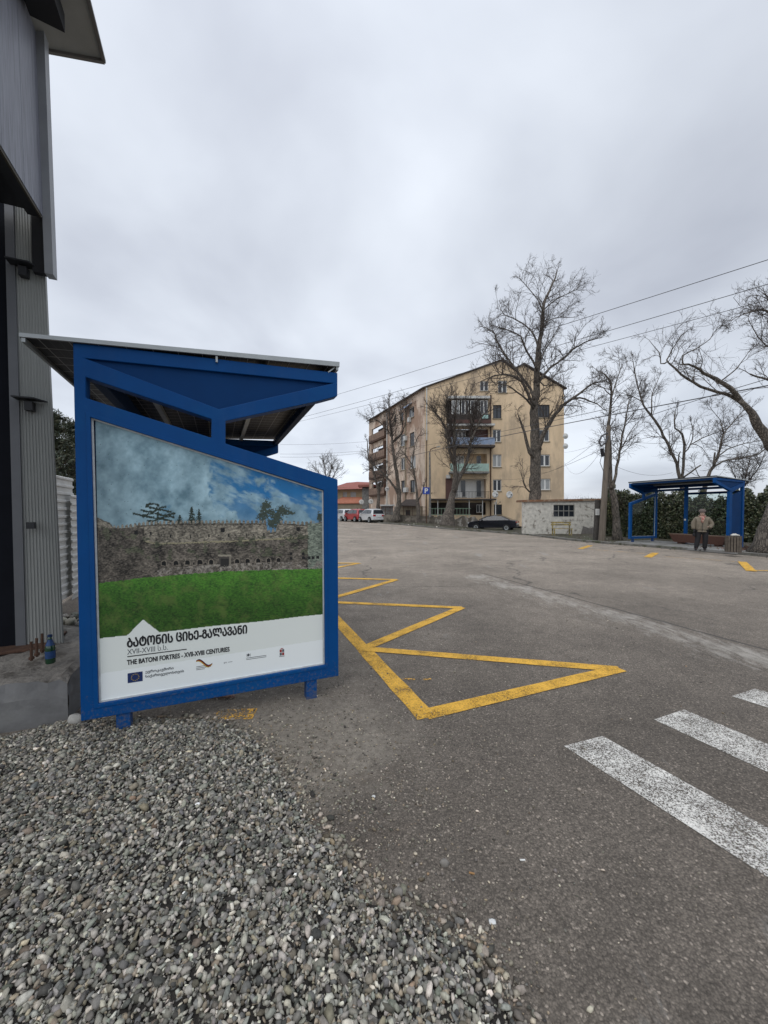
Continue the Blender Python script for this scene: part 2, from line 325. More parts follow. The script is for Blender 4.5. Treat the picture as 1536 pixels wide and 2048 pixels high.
    lk(t, c, b.inputs['Base Color']); b.inputs['Roughness'].default_value = 0.88; b.inputs['Specular IOR Level'].default_value = 0.35
    bp = nd(t, 'ShaderNodeBump'); bp.inputs['Strength'].default_value = 0.55; bp.inputs['Distance'].default_value = 0.006
    hh = mth(t, 'SUBTRACT', mth(t, 'MULTIPLY', noise(120, 3), 0.8), vo.outputs['Distance']); lk(t, hh, bp.inputs['Height']); lk(t, bp.outputs[0], b.inputs['Normal'])
    return m
M_road = worn_asphalt('worn_asphalt')
M_soil = mat('soil', (0.062, 0.052, 0.040), 0.95, 0.35, 3.0, bump=0.8, bscale=14, col2=(0.05, 0.062, 0.026), thr=0.54)
kerb_px = [(1700, 1131), (1536, 1114), (1400, 1103), (1280, 1093), (1174, 1085), (1110, 1078), (1060, 1071), (1000, 1066), (940, 1062), (880, 1058), (820, 1052), (770, 1047.5)]
kerb = []
for px, py in kerb_px:
    p = G(px, py)
    for _ in range(6): p = G(px, py, gh(p.x, p.y))
    kerb.append(p)
kerb = [kerb[0] + (kerb[0] - kerb[1]).normalized() * 14] + kerb + [kerb[-1] + Vector((-5, 14, 0)), kerb[-1] + Vector((-20, 70, 0))]
def resample(pts, step):
    o = []
    for a, b in zip(pts, pts[1:]):
        n = max(1, int((b - a).length / step)); o += [a.lerp(b, i / n) for i in range(n)]
    return o + [pts[-1]]
kr = resample(kerb, 0.8)
# smooth the kerb line a little
for _ in range(3): kr = [kr[0]] + [(kr[i - 1] + kr[i] * 2 + kr[i + 1]) / 4 for i in range(1, len(kr) - 1)] + [kr[-1]]
kn = []
for i in range(len(kr)):
    t = (kr[min(i + 1, len(kr) - 1)] - kr[max(i - 1, 0)]).to_2d().normalized(); kn.append(Vector((t.y, -t.x, 0)))   # away from the road (right)
def strip(offs, zf, name, m, jit=0.0, seed=0):
    rng = np.random.RandomState(seed); mb = MB(); K = len(offs)
    for p, n in zip(kr, kn):
        for o_ in offs:
            q = p + n * o_; mb.v.append((q.x, q.y, gh(q.x, q.y) + zf(o_) + (rng.randn() * jit if 0.3 < o_ < 12 else 0)))
    for i in range(len(kr) - 1):
        for k in range(K - 1): mb.f.append((i * K + k, i * K + k + 1, (i + 1) * K + k + 1, (i + 1) * K + k)); mb.m.append(0)
    return mb.build(name, m, keep=True, smooth=True, recalc=False)
offs_unused = [-60, -45, -35, -28, -22, -18, -15, -12, -10, -8, -6, -4, -2, -1, 0.06]
def kerb_x(y):
    for a, b in zip(kr, kr[1:]):
        if a.y <= y <= b.y: return a.x + (b.x - a.x) * (y - a.y) / max(1e-6, b.y - a.y)
    return kr[-1].x if y > kr[-1].y else kr[0].x
mb = MB(); ysr = [-30, -15, -8, -4] + [kr[0].y * 0 + q * 0.75 for q in range(0, 60)] + [46, 48, 50, 53, 56, 60, 66, 74, 85]
for y in ysr:
    kx = kerb_x(y) + .05
    for q in range(26): x = -55 + (kx + 55) * (q / 25) ** .6; mb.v.append((x, y, gh(x, y)))
for j in range(len(ysr) - 1):
    for i in range(25): mb.f.append((j * 26 + i, j * 26 + i + 1, (j + 1) * 26 + i + 1, (j + 1) * 26 + i)); mb.m.append(0)
tag(mb.build('road', M_road, keep=True, smooth=True, recalc=False), kind='structure')
voffs = [0.19, 0.5, 1, 1.6, 2.3, 3, 4, 5, 6.5, 8, 10, 13, 17, 22]
tag(strip(voffs, lambda o: VH - 0.02, 'verge', M_soil, 0.018, 4), kind='structure')
mb = MB()
gx = np.r_[-400, -200, -100, np.arange(-60, 61, 4), 100, 200, 400]; gy = np.r_[-60, -30, np.arange(-12, 100, 4), 150, 250, 500]
for y in gy:
    for x in gx: mb.v.append((x, y, gh(x, y) - 0.06))
nx = len(gx)
for j in range(len(gy) - 1):
    for i in range(nx - 1): mb.f.append((j * nx + i, j * nx + i + 1, (j + 1) * nx + i + 1, (j + 1) * nx + i)); mb.m.append(0)
tag(mb.build('ground', M_soil, keep=True, recalc=False), kind='structure')
# kerb stones: short lengths of concrete, each a hair apart
mb = MB(); rng = random.Random(5)
for i in range(len(kr) - 1):
    a, b = kr[i], kr[i + 1]
    if (a - Vector((0, 0, 0))).length > 70: continue
    a2 = a.lerp(b, 0.01); b2 = a.lerp(b, 0.99); n = kn[i]; dz = rng.uniform(-0.012, 0.008); do = rng.uniform(-0.015, 0.015)
    za, zb = gh(a.x, a.y), gh(b.x, b.y)
    vs = []
    for p, z in ((a2, za), (b2, zb)):
        for o_, h in ((0.03, -0.05), (0.0, VH + 0.01), (0.17, VH + 0.015), (0.17, -0.05)):
            q = p + n * (o_ + do); vs.append((q.x, q.y, z + h + dz))
    mb.add(vs, [(0, 1, 5, 4), (1, 2, 6, 5), (2, 3, 7, 6), (0, 3, 2, 1), (4, 5, 6, 7)])
M_kerb = mat('kerb_concrete', (0.17, 0.165, 0.15), 0.9, 0.25, 4, bump=0.4, bscale=40, col2=(0.075, 0.08, 0.05), thr=0.55)
tag(mb.build('kerb', M_kerb, keep=True, bevel=0.012), kind='structure')
# ------------------------------------------------------------------ painted markings
def paint(name, col, cover, scale=150.0, wear=0.25):
    m = bpy.data.materials.new(name); m.use_nodes = True; t = m.node_tree; b = t.nodes['Principled BSDF']; o = t.nodes['Material Output']
    tc = nd(t, 'ShaderNodeTexCoord'); V = tc.outputs['Object']
    a = nd(t, 'ShaderNodeTexNoise', i_Scale=scale, i_Detail=3.0, i_Roughness=0.7); lk(t, V, a.inputs[0])
    g = nd(t, 'ShaderNodeTexNoise', i_Scale=3.5, i_Detail=6.0, i_Roughness=0.7); lk(t, V, g.inputs[0])
    s = mth(t, 'ADD', a.outputs[0], mth(t, 'MULTIPLY', mth(t, 'SUBTRACT', g.outputs[0], 0.5), wear * 2))
    msk = ramp(t, s, [(1 - cover - 0.03, 0.0), (1 - cover + 0.03, 1.0)])
    c = mix(t, 1.0, col, ramp(t, g.outputs[0], [(0.3, 0.82), (0.7, 1.12)]), 'MULTIPLY')
    g2 = nd(t, 'ShaderNodeTexNoise', i_Scale=60.0, i_Detail=3.0); lk(t, V, g2.inputs[0])
    c = mix(t, 1.0, c, ramp(t, g2.outputs[0], [(0.35, 0.78), (0.65, 1.12)]), 'MULTIPLY')
    lk(t, c, b.inputs['Base Color']); b.inputs['Roughness'].default_value = 0.8
    tr = nd(t, 'ShaderNodeBsdfTransparent'); mx = nd(t, 'ShaderNodeMixShader'); lk(t, msk, mx.inputs[0]); lk(t, tr.outputs[0], mx.inputs[1]); lk(t, b.outputs[0], mx.inputs[2]); lk(t, mx.outputs[0], o.inputs[0])
    return m
M_yel = paint('yellow_road_paint', (0.66, 0.37, 0.045), 0.60, 110, 0.38)
M_yel2 = paint('yellow_road_paint_worn', (0.62, 0.34, 0.05), 0.50, 60, 0.5)
M_wht = paint('white_road_paint', (0.62, 0.60, 0.555), 0.515, 125, 0.22)
def band(mb, a, b, w, e0=0, e1=0, z=0.004):
    a, b = Vector(a), Vector(b); d = (b - a).normalized(); n = Vector((-d.y, d.x, 0)) * w / 2; a = a - d * e0; b = b + d * e1
    k = max(1, int((b - a).length / .25)); rj = random.Random(int(a.x * 1000) % 9973); wj = [1 + rj.uniform(-.05, .05) for _ in range(k + 1)]
    for i in range(k):
        p, q = a.lerp(b, i / k), a.lerp(b, (i + 1) / k)
        mb.quad(*[(v.x, v.y, gh(v.x, v.y) + z) for v in (p - n * wj[i], q - n * wj[i + 1], q + n * wj[i + 1], p + n * wj[i])])
R0, R1, R2, R3 = G(1236, 1339), G(922, 1216), G(792, 1160), G(718, 1127)
B0, B1 = G(849, 1430), G(727, 1298); st = (B1 - B0)
mb = MB(); B2, B3 = G(640, 1204), G(578, 1154); zz = [B0, R0, B1, R1, B2, R2, B3, R3, B3 + (B3 - B2)]
for i in range(len(zz) - 1): band(mb, zz[i], zz[i + 1], 0.15, 0.0 if i % 2 == 0 else 0.02, 0.03, z=0.0062 + 0.0008 * i)
z0 = MB(); band(z0, B0, B1, 0.17, 0.05, 0.02, z=0.004); band(z0, B1, B2, 0.165, 0, 0.02, z=0.0045); band(z0, B2, B3, 0.16, 0, 0.02, z=0.005); band(z0, B3, B3 + (B3 - B2), 0.16, 0, 0, z=0.0054); mb.v, off = mb.v + z0.v, len(mb.v)
mb.f += [tuple(i + off for i in f) for f in z0.f]; mb.m += z0.m
tag(mb.build('road_marking', M_yel, keep=True, recalc=False), kind='structure')
mb = MB()
for pts in ([(1128, 1493), (1205, 1473), (1640, 1716), (1700, 1900)], [(1308, 1440), (1368, 1420), (1690, 1553), (1720, 1640)], [(1464, 1393), (1510, 1378), (1760, 1452), (1800, 1520)]):
    q = [G(*p) for p in pts]; d = (q[0] - q[1])
    e = (q[2] - q[1]).normalized(); a, b = q[1], q[0]; L = 3.2
    mb.quad((a.x, a.y, .0045), (b.x, b.y, .0045), tuple((b + e * L)[:2]) + (.0045,), tuple((a + e * L)[:2]) + (.0045,))
tag(mb.build('crosswalk_marking', M_wht, keep=True, recalc=False), kind='structure')
mb = MB()
for a, b, w_ in (((1160, 1098), (1181, 1091), .22), ((1295, 1115), (1311, 1106), .24), ((1484, 1124), (1503, 1143), .22), ((1497, 1142), (1600, 1143), .10)):
    band(mb, G(*a), G(*b), w_, z=0.005 + 0.0006 * len(mb.f))
tag(mb.build('bay_marking', M_yel, keep=True, recalc=False), kind='structure')
mb = MB(); band(mb, G(1181, 1099), G(1290, 1107), .06); band(mb, G(1325, 1113), G(1470, 1123), .07)
band(mb, G(430, 1431), G(510, 1428), .16, z=.005); band(mb, G(805, 1358), G(830, 1359), .03); band(mb, G(846, 1360), G(862, 1358), .025)
tag(mb.build('faded_marking', M_yel2, keep=True, recalc=False), kind='structure')
# ------------------------------------------------------------------ gravel heap
rs = np.random.RandomState(11)
edge_px = [(-700, 1500), (0, 1478), (150, 1440), (330, 1440), (425, 1446), (500, 1474), (548, 1522), (585, 1585), (622, 1652), (664, 1702), (708, 1762), (722, 1803), (800, 1822), (872, 1856), (948, 1905), (988, 1955), (1030, 2060), (1080, 2200)]
poly = [G(*p).to_2d() for p in edge_px]; poly = [Vector((-3.4, 2.9))] + poly[1:] + [Vector((0.8, 0.3)), Vector((-3.4, 0.3))]
PA = np.array([p[:] for p in poly])
def inside_dist(P):
    inside = np.zeros(len(P), bool); dist = np.full(len(P), 1e9)
    for i in range(len(PA)):
        a, b = PA[i], PA[(i + 1) % len(PA)]
        c = ((a[1] > P[:, 1]) != (b[1] > P[:, 1])) & (P[:, 0] < (b[0] - a[0]) * (P[:, 1] - a[1]) / (b[1] - a[1] + 1e-12) + a[0]); inside ^= c
        ab = b - a; t = np.clip(((P - a) @ ab) / (ab @ ab), 0, 1); dist = np.minimum(dist, np.linalg.norm(P - a - t[:, None] * ab, axis=1))
    return inside, dist
def vnoise(x, y, s, seed):
    r = np.random.RandomState(seed).rand(256, 256); x = x * s; y = y * s; xi = np.floor(x).astype(int); yi = np.floor(y).astype(int); fx = x - xi; fy = y - yi
    fx = fx * fx * (3 - 2 * fx); fy = fy * fy * (3 - 2 * fy); g = lambda i, j: r[(xi + i) % 256, (yi + j) % 256]
    return (g(0, 0) * (1 - fx) + g(1, 0) * fx) * (1 - fy) + (g(0, 1) * (1 - fx) + g(1, 1) * fx) * fy
def fbm(x, y, s, seed, o=5, p=0.55):
    a = 0; w_ = 1; tot = 0
    for k in range(o): a = a + w_ * vnoise(x, y, s * 2 ** k, seed + k); tot += w_; w_ *= p
    return a / tot
def heap(P, d): return 0.075 * np.clip(d / 0.5, 0, 1) ** 0.8 * (0.75 + 0.6 * vnoise(P[:, 0] + 9, P[:, 1] + 9, 1.6, 3))
def stones(name, P, Z, S, mats, colors, seed, tilt=0.45, parent=None, flat=(0.64, 0.44)):
    import bmesh
    bm = bmesh.new(); bmesh.ops.create_icosphere(bm, subdivisions=2, radius=1.0)
    iv = np.array([v.co[:] for v in bm.verts]); iff = np.array([[v.index for v in f.verts] for f in bm.faces]); bm.free()
    bm = bmesh.new(); bmesh.ops.create_icosphere(bm, subdivisions=1, radius=1.0)
    iv1 = np.array([v.co[:] for v in bm.verts]); if1 = np.array([[v.index for v in f.verts] for f in bm.faces]); bm.free()
    r = np.random.RandomState(seed); N = len(P)
    iv, iff = iv1, if1
    shapes = []
    for k in range(40):
        d = r.randn(5, 3); d /= np.linalg.norm(d, axis=1)[:, None]; v = iv.copy()
        for q in d:                                    # chip a few flat facets off each stone
            h = r.uniform(0.40, 0.85); e = np.maximum(0, v @ q - h); v = v - e[:, None] * q
        v = v * (1 + 0.07 * r.randn(len(v), 1)); v = v * np.array([1, flat[0] * r.uniform(.8, 1.25), flat[1] * r.uniform(.7, 1.4)]); shapes.append(v)
    shapes = np.array(shapes); sh = shapes[r.randint(0, 40, N)] * (S[:, None, None])
    yaw = r.rand(N) * 2 * np.pi; a = r.randn(N) * tilt; b = r.randn(N) * tilt
    cy, sy, ca, sa, cb_, sb = np.cos(yaw), np.sin(yaw), np.cos(a), np.sin(a), np.cos(b), np.sin(b)
    Rx = np.zeros((N, 3, 3)); Rx[:, 0, 0] = 1; Rx[:, 1, 1] = ca; Rx[:, 1, 2] = -sa; Rx[:, 2, 1] = sa; Rx[:, 2, 2] = ca
    Ry = np.zeros((N, 3, 3)); Ry[:, 1, 1] = 1; Ry[:, 0, 0] = cb_; Ry[:, 0, 2] = sb; Ry[:, 2, 0] = -sb; Ry[:, 2, 2] = cb_
    Rz = np.zeros((N, 3, 3)); Rz[:, 2, 2] = 1; Rz[:, 0, 0] = cy; Rz[:, 0, 1] = -sy; Rz[:, 1, 0] = sy; Rz[:, 1, 1] = cy
    M = Rz @ Ry @ Rx; v = np.einsum('nij,nkj->nki', M, sh)
    v[:, :, 0] += P[:, 0:1]; v[:, :, 1] += P[:, 1:2]; v[:, :, 2] += Z[:, None]
    K = len(iv); faces = (iff[None] + (np.arange(N) * K)[:, None, None]).reshape(-1, 3)
    col = np.repeat(colors, K, axis=0)
    return npmesh(name, v.reshape(-1, 3), faces, mats, col=col, smooth=False, parent=parent)
def stone_colors(N, r):
    pal = np.array([[.20, .20, .19], [.27, .27, .255], [.145, .15, .15], [.33, .325, .30], [.19, .175, .145], [.24, .215, .175], [.17, .185, .165], [.45, .44, .41], [.11, .115, .12], [.21, .16, .12]])
    pr = np.array([.22, .18, .16, .11, .07, .06, .07, .06, .055, .005]); c = pal[r.choice(len(pal), N, p=pr / pr.sum())] * np.array([1.06, 1.0, .91]); c = c * np.where(r.rand(N, 1) < .25, .5, 1.2) * np.where(r.rand(N, 1) < .07, 1.7, 1)
    return np.clip(c * r.uniform(.75, 1.3, (N, 1)) * r.uniform(.96, 1.04, (N, 3)), 0, 1)
N = 98000; P = np.c_[rs.uniform(-3.3, 0.75, N), rs.uniform(0.75, 3.15, N)]; ins, ds = inside_dist(P)
vis = (P[:, 1] > 0.75) & (P[:, 0] > -1.12 * P[:, 1] - 0.4); keep = ins & vis; P, ds = P[keep], ds[keep]
thin = rs.rand(len(P)) < np.clip(0.35 + ds / 0.06, 0, 1); P, ds = P[thin], ds[thin]
S = rs.gamma(9, 1 / 9.0, len(P)) * 0.0118 + 0.0010; S = S * np.where(rs.rand(len(P)) < .06, 1.6, 1); S = S * np.where(rs.rand(len(P)) < .25, .6, 1); S = np.clip(S, .004, .030); Z = heap(P, ds) + S * 0.35 + rs.uniform(-.006, .012, len(P))
M_stone = attr_mat('gravel_stone', 0.78, bump=1)
tag(stones('gravel', P, Z, S, M_stone, stone_colors(len(P), rs), 5, 0.55), kind='stuff')
print('gravel stones', len(P))
# the bed under the loose stones
gxs = np.arange(-3.45, 0.95, 0.06); gys = np.arange(0.3, 3.2, 0.06); gxg, gyg = np.meshgrid(gxs, gys); PP = np.c_[gxg.ravel(), gyg.ravel()]
ins, ds = inside_dist(PP); zz_ = np.where(ins, heap(PP, ds) + 0.002, -0.03)
nxx = len(gxs); fr_ = np.array([[j * nxx + i, j * nxx + i + 1, (j + 1) * nxx + i + 1, (j + 1) * nxx + i] for j in range(len(gys) - 1) for i in range(nxx - 1)])
M_bed = mat('gravel_bed_soil', (0.028, 0.025, 0.022), 0.95, 0.4, 40, bump=0.6, bscale=90)
tag(npmesh('gravel_bed', np.c_[PP, zz_], fr_, M_bed, smooth=True), kind='structure')
# scattered pebbles on the mud and asphalt
N = 7500; P = np.c_[rs.normal(-0.55, 0.65, N), rs.normal(2.35, 0.65, N)]; N2 = 2600; P = np.r_[P, np.c_[rs.uniform(-2.0, 4, N2), rs.uniform(0.9, 6, N2)]]
N3 = 2600; t_ = rs.randint(2, len(PA) - 3, N3); u_ = rs.rand(N3, 1); P = np.r_[P, PA[t_] * (1 - u_) + PA[t_ + 1] * u_ + rs.randn(N3, 2) * 0.060]
N4 = 1500; P = np.r_[P, np.c_[rs.uniform(-4.5, -0.4, N4), rs.uniform(2.8, 5.2, N4)]]
ins, ds = inside_dist(P); P = P[~ins]; dd = ds[~ins]
S = np.clip(rs.gamma(2.2, 0.0018, len(P)) + .0012, .001, .015) * np.where(dd < 0.10, 2.0, np.where(dd < .3, 1.3, 1.0))
tag(stones('scattered_pebbles', P, S * 0.3, S, M_stone, stone_colors(len(P), rs) * np.array([[.95, .9, .85]]), 6, 0.3), kind='stuff')

# ------------------------------------------------------------------ bus shelters
W, L = 1.887, 3.7
PO = [(0.103, 2.293), (1.746, 1.82), (1.751, 0.296), (0.116, 0.281)]
def poster_colors(s, h):
    """the printed picture: an old stone fortress wall behind a lawn, under cloudy sky. returns albedo"""
    pw = Vector((-2.140, 2.679, 0)); X = pw.x + s * U0.x; Y = pw.y + s * U0.y
    dz = h - CH; zc_ = Y * cp - dz * sp_; yc_ = dz * cp + Y * sp_
    px = 768 + F * X / zc_; py = YP - F * yc_ / zc_
    cx = (px - 180) * 3.2; cy = (py - 1000) * 3.2
    n = lambda sc_, sd, o=5, p=.55: fbm(cx + 3000, cy + 3000, sc_, sd, o, p)
    def sm(x, a, b): t = np.clip((x - a) / (b - a), 0, 1); return t * t * (3 - 2 * t)
    L3 = lambda a, b, t: np.array(a)[None] * (1 - t[:, None]) + np.array(b)[None] * t[:, None]
    S_ = lambda *c: np.array(srgb(*c))
    # sky
    u = sm(cx, 250, 1250); cloud = .5 + 1.5 * (n(1 / 230, 1, 6, .62) - .5); low = sm(cy, -520, 60)
    blue = L3(S_(58, 108, 134), S_(26, 96, 146), u); grey = L3(S_(84, 112, 124), S_(148, 176, 186), np.clip((n(1 / 110, 7, 6, .62) - .5) * 1.9 + .5, 0, 1))
    cov = sm(cloud + 0.36 * (1 - sm(cx - (cy * 0.55), 330, 950)) + .03 * low, .47, .66)
    streak = fbm(cx * 0.5 + 900, cy * 1.2 - cx * 0.45 + 3000, 1 / 120, 17, 6, .62); cov = np.maximum(cov, .9 * sm(streak, .46, .66)); cov = np.maximum(cov, .45 * sm(cy, -60, 130))
    c = blue * (1 - cov[:, None]) + grey * cov[:, None]
    tl = 1 - sm(cx - cy * .3, 120, 520); c = c * (1 - .30 * tl[:, None])
    c = c * (0.9 + .2 * n(1 / 40, 33, 4)[:, None])
    # trees against the sky
    def tree(mask, col, sc_=1 / 9): 
        k = (mask + 1.7 * (n(sc_ * 1.3, 21, 3, .8) - .5)) > 0.62; c[k] = np.array(col)[None] * (0.6 + .9 * n(1 / 7, 23, 3)[k][:, None])
    dk = S_(34, 44, 38)
    for i, (yy, a, b) in enumerate(((32, 355, 440), (48, 350, 485), (70, 320, 520), (92, 268, 545), (112, 330, 540), (130, 360, 520))):
        wv = 7 * np.sin(cx / 23 + i * 2); tree(np.clip(1.35 - np.abs(cy - yy - wv - .0006 * (cx - 430) ** 2 * 0) / 9, 0, 1) * ((cx > a) & (cx < b)), dk)
    tree(.8 * (np.abs(cx - 430) < 7) * (cy > 30) * (cy < 160), dk)
    for x0, top, wd in ((650, 42, .34), (697, 58, .26), (572, 95, .42)): tree(np.where((cy > top), np.clip(1.3 - np.abs(cx - x0) / (6 + wd * (cy - top)), 0, 1), 0) * (cy < 165), dk, 1 / 8)
    for x0, y0, rx, ry in ((1130, 60, 42, 75), (1105, 110, 40, 40), (1165, 90, 30, 40), (1240, 70, 55, 45), (1200, 115, 45, 45), (1290, 85, 35, 12), (1475, 110, 26, 40), (1180, 150, 60, 40)):
        tree(np.clip(1.15 - ((cx - x0) / rx) ** 2 * .8 - ((cy - y0) / ry) ** 2 * .8, 0, 1), S_(52, 62, 54), 1 / 12)
    # the wall
    cst = lambda x, g: np.clip((x - .5) * g + .5, 0, 1)
    st_ = cst(n(1 / 13, 41, 4, .75), 2.4); st2 = cst(fbm(cx * .5 + 77, cy * 1.6 + 77, 1 / 7, 43, 3, .8), 2.6); big = cst(n(1 / 80, 45, 4), 2.4)
    stone = L3(S_(50, 48, 44), S_(148, 141, 126), np.clip(st_ * .45 + st2 * .55 + .35 * (big - .5), 0, 1))
    rr_c = np.random.RandomState(5).rand(512, 512); cj = np.floor(cy / 7).astype(int) % 512; ci = np.floor((cx + (cj % 2) * 6 + cj * 3.7) / 12).astype(int) % 512; cells = rr_c[ci, cj][:, None]
    stone = stone * (.62 + .72 * cells); dark_mul = (.55 + .9 * cells)
    green = L3(S_(44, 50, 38), S_(92, 92, 76), st2); dark = L3(S_(24, 23, 22), S_(112, 105, 95), np.clip(st_ * .45 + st2 * .55 - .06 + .45 * (big - .5), 0, 1))
    top = np.interp(cx, [40, 60, 125, 150, 230, 330, 620, 1130, 1140, 1195, 1215, 1370, 1440, 1500], [112, 118, 150, 182, 178, 160, 150, 148, 215, 200, 150, 158, 150, 135])
    mer = (np.abs(((cx % 27) / 27) - .5) < .34) * 21 * ((cx > 145) & (cx < 1440)); mer = mer * (1 - .5 * (np.abs(((cx % 27) / 27) - .5) / .34) ** 2)
    k = cy > top - mer + 3 * (st_ - .5) * 2; c[k] = stone[k]
    cap = k & (cy < top - 3); c[cap] = (L3(S_(70, 68, 62), S_(140, 134, 120), st2))[cap]; sh_ = k & (np.abs(cy - top - 6) < 4); c[sh_] = c[sh_] * .45
    ledge = np.interp(cx, [40, 200, 420, 900, 1300, 1500], [190, 225, 282, 266, 245, 235])
    dark = dark * dark_mul
    k = cy > ledge + 6 * (st_ - .5); c[k] = dark[k]
    k = np.abs(cy - ledge) < 4 + 5 * (st2 - .4); c[k] = S_(134, 128, 104)
    k = (cx < 345) & (cy > 180) & (cy - 180 > -(cx - 60) * .1); c[k] = dark[k] * .8
    veg = (n(1 / 45, 51, 5, .65) > .60) & (cy > ledge - 25) & (cy < ledge + 110); c[veg] = green[veg]
    k = (cx > 1400 + 10 * (st_ - .5)) & (cy > 150); tw_ = L3(S_(70, 78, 70), S_(128, 136, 122), st2) * (.75 + .5 * cells); c[k] = tw_[k]
    def rect(x0, y0, x1, y1, col): kk = (cx > x0) & (cx < x1) & (cy > y0) & (cy < y1); c[kk] = np.array(col)
    hole = S_(24, 24, 24)
    for x0, yy in ((385, 214), (512, 232), (640, 236), (760, 230), (888, 228), (1003, 224), (1115, 222)): rect(x0 - 4, yy - 10, x0 + 5, yy + 10, hole)
    for x0 in (352, 455, 560, 590, 705, 820, 930, 960, 1047, 1075, 1240, 1270): rect(x0 - 2, 216 + (x0 * 7) % 11, x0 + 3, 224 + (x0 * 7) % 11, hole * 1.6)
    rect(838, 180, 862, 208, hole); rect(1325, 174, 1346, 200, hole); rect(278, 195, 303, 222, hole)
    for x0, y0 in ((1290, 345), (1368, 345), (1290, 375), (1370, 372), (1408, 372), (1432, 370), (1462, 368)): rect(x0 - 9, y0 - 8, x0 + 9, y0 + 10, hole)
    for x0, r_ in ((470, 15), (548, 15), (622, 16), (702, 17), (775, 15), (942, 14), (1010, 14), (1078, 14), (1145, 13), (1210, 13)):
        y0 = 408 - (x0 - 470) * .03; kk = (np.abs(cx - x0) < r_ + 4) & (cy < y0 + 16) & ((cy > y0) | ((cx - x0) ** 2 + (cy - y0) ** 2 < (r_ + 4) ** 2)); c[kk] = S_(120, 113, 102)
        kk = (np.abs(cx - x0) < r_) & (cy < y0 + 14) & ((cy > y0) | ((cx - x0) ** 2 + (cy - y0) ** 2 < r_ ** 2)); c[kk] = S_(16, 16, 16)
    for x0 in (510, 586, 662, 738, 1045, 1112): rect(x0 - 5, 404, x0 + 5, 416, hole)
    rect(826, 362, 898, 448, S_(66, 62, 58)); rect(836, 378, 888, 440, S_(38, 37, 36)); rect(820, 352, 905, 364, S_(134, 128, 114)); rect(892, 362, 902, 455, S_(116, 110, 98))
    base_ = np.interp(cx, [40, 60, 430, 880, 1480], [545, 535, 492, 458, 442]); k = (cy > base_ - 48) & (n(1 / 20, 61, 4, .7) > .5) & (cx > 430); c[k] = (L3(S_(74, 70, 66), S_(146, 140, 130), st_))[k]
    # lawn
    g1 = n(1 / 60, 71, 5, .6); g2 = fbm(cx * .5 + 50, cy + 50, 1 / 5, 73, 3, .7); far_ = 1 - sm(cy, 450, 800)
    gr = L3(S_(28, 56, 20), S_(70, 118, 38), np.clip((g1 - .5) * .5 + (g2 - .5) * 1.3 + .42, 0, 1)); gr = gr * (0.62 + .85 * far_[:, None] ** 1.5); ye = sm(n(1 / 70, 75, 6, .7), .44, .74) * .40
    gr = gr * (1 - ye[:, None]) + S_(104, 118, 62)[None] * ye[:, None] * .8
    k = cy > base_ + 6 * (st_ - .5); c[k] = gr[k]
    # white caption band with a pointer
    line = .732 + .002 * np.sin(s * 9); tri = .839 - np.abs(s - .383) * 1.03
    k = (h < line) | ((h < tri) & (h > .7)); c[k] = S_(224, 229, 224); k &= h < (.475 + .018 * s); c[k] = S_(234, 239, 238)
    band_ = (h < line) | ((h < tri) & (h > .7)); c = np.where(band_[:, None], c, np.where((cy < 60)[:, None], c * 1.42, c * 1.36))
    return np.clip(c, 0, 1)
def text_mesh(txt, size, bold=0.0):
    cu = bpy.data.curves.new('t', 'FONT'); cu.body = txt; cu.size = size; cu.offset = bold; cu.resolution_u = 3
    o = bpy.data.objects.new('t', cu); C.objects.link(o); dg = bpy.context.evaluated_depsgraph_get(); dg.update()
    me = bpy.data.meshes.new_from_object(o.evaluated_get(dg)); vs = [v.co.copy() for v in me.vertices]; fs = [tuple(p.vertices) for p in me.polygons]
    bpy.data.objects.remove(o); bpy.data.curves.remove(cu); return vs, fs
def put_text(mb, txt, s0, h0, width, hgt, fn, bold=0.0, m=0):
    vs, fs = text_mesh(txt, 1.0, 0.0)
    x0 = min(v.x for v in vs); x1 = max(v.x for v in vs); y0 = min(v.y for v in vs); y1 = max(v.y for v in vs)
    shifts = [(0, 0)] + ([(bold * math.cos(a * math.pi / 4), bold * math.sin(a * math.pi / 4)) for a in range(8)] if bold > 0 else [])
    for i, (dx, dy) in enumerate(shifts):                  # heavy strokes: overprinted copies, each a hair nearer
        q = []
        for v in vs:
            p = fn(s0 + dx + (v.x - x0) / (x1 - x0) * width, h0 + dy + (v.y - y0) / (y1 - y0) * hgt); q.append((p[0], p[1] - i * .00012, p[2]))
        mb.add(q, fs, m)
def cell_mat():
    m = bpy.data.materials.new('solar_cells'); m.use_nodes = True; t = m.node_tree; b = t.nodes['Principled BSDF']
    tc = nd(t, 'ShaderNodeTexCoord'); sp = nd(t, 'ShaderNodeSeparateXYZ'); lk(t, tc.outputs['Object'], sp.inputs[0])
    def ln(v, per, w_): f = mth(t, 'FRACT', mth(t, 'DIVIDE', mth(t, 'ADD', v, 10.0), per)); return mth(t, 'LESS_THAN', mth(t, 'ABSOLUTE', mth(t, 'SUBTRACT', f, 0.5)), w_ / per / 2)
    g = mth(t, 'MAXIMUM', ln(sp.outputs[0], .165, .006), ln(sp.outputs[1], .165, .010)); g = mth(t, 'MAXIMUM', g, mth(t, 'MULTIPLY', ln(sp.outputs[0], .055, .002), .35))
    n = nd(t, 'ShaderNodeTexNoise', i_Scale=3.0); lk(t, tc.outputs['Object'], n.inputs[0])
    c = mix(t, g, mix(t, n.outputs[0], (0.004, 0.005, 0.008), (0.014, 0.013, 0.014)), (0.30, 0.30, 0.29)); lk(t, c, b.inputs['Base Color']); b.inputs['Roughness'].default_value = 0.4; b.inputs['Specular IOR Level'].default_value = .12
    return m
M_cell = cell_mat()
M_trim = mat('poster_trim', (0.52, 0.54, 0.54), 0.5, 0.15, 20)
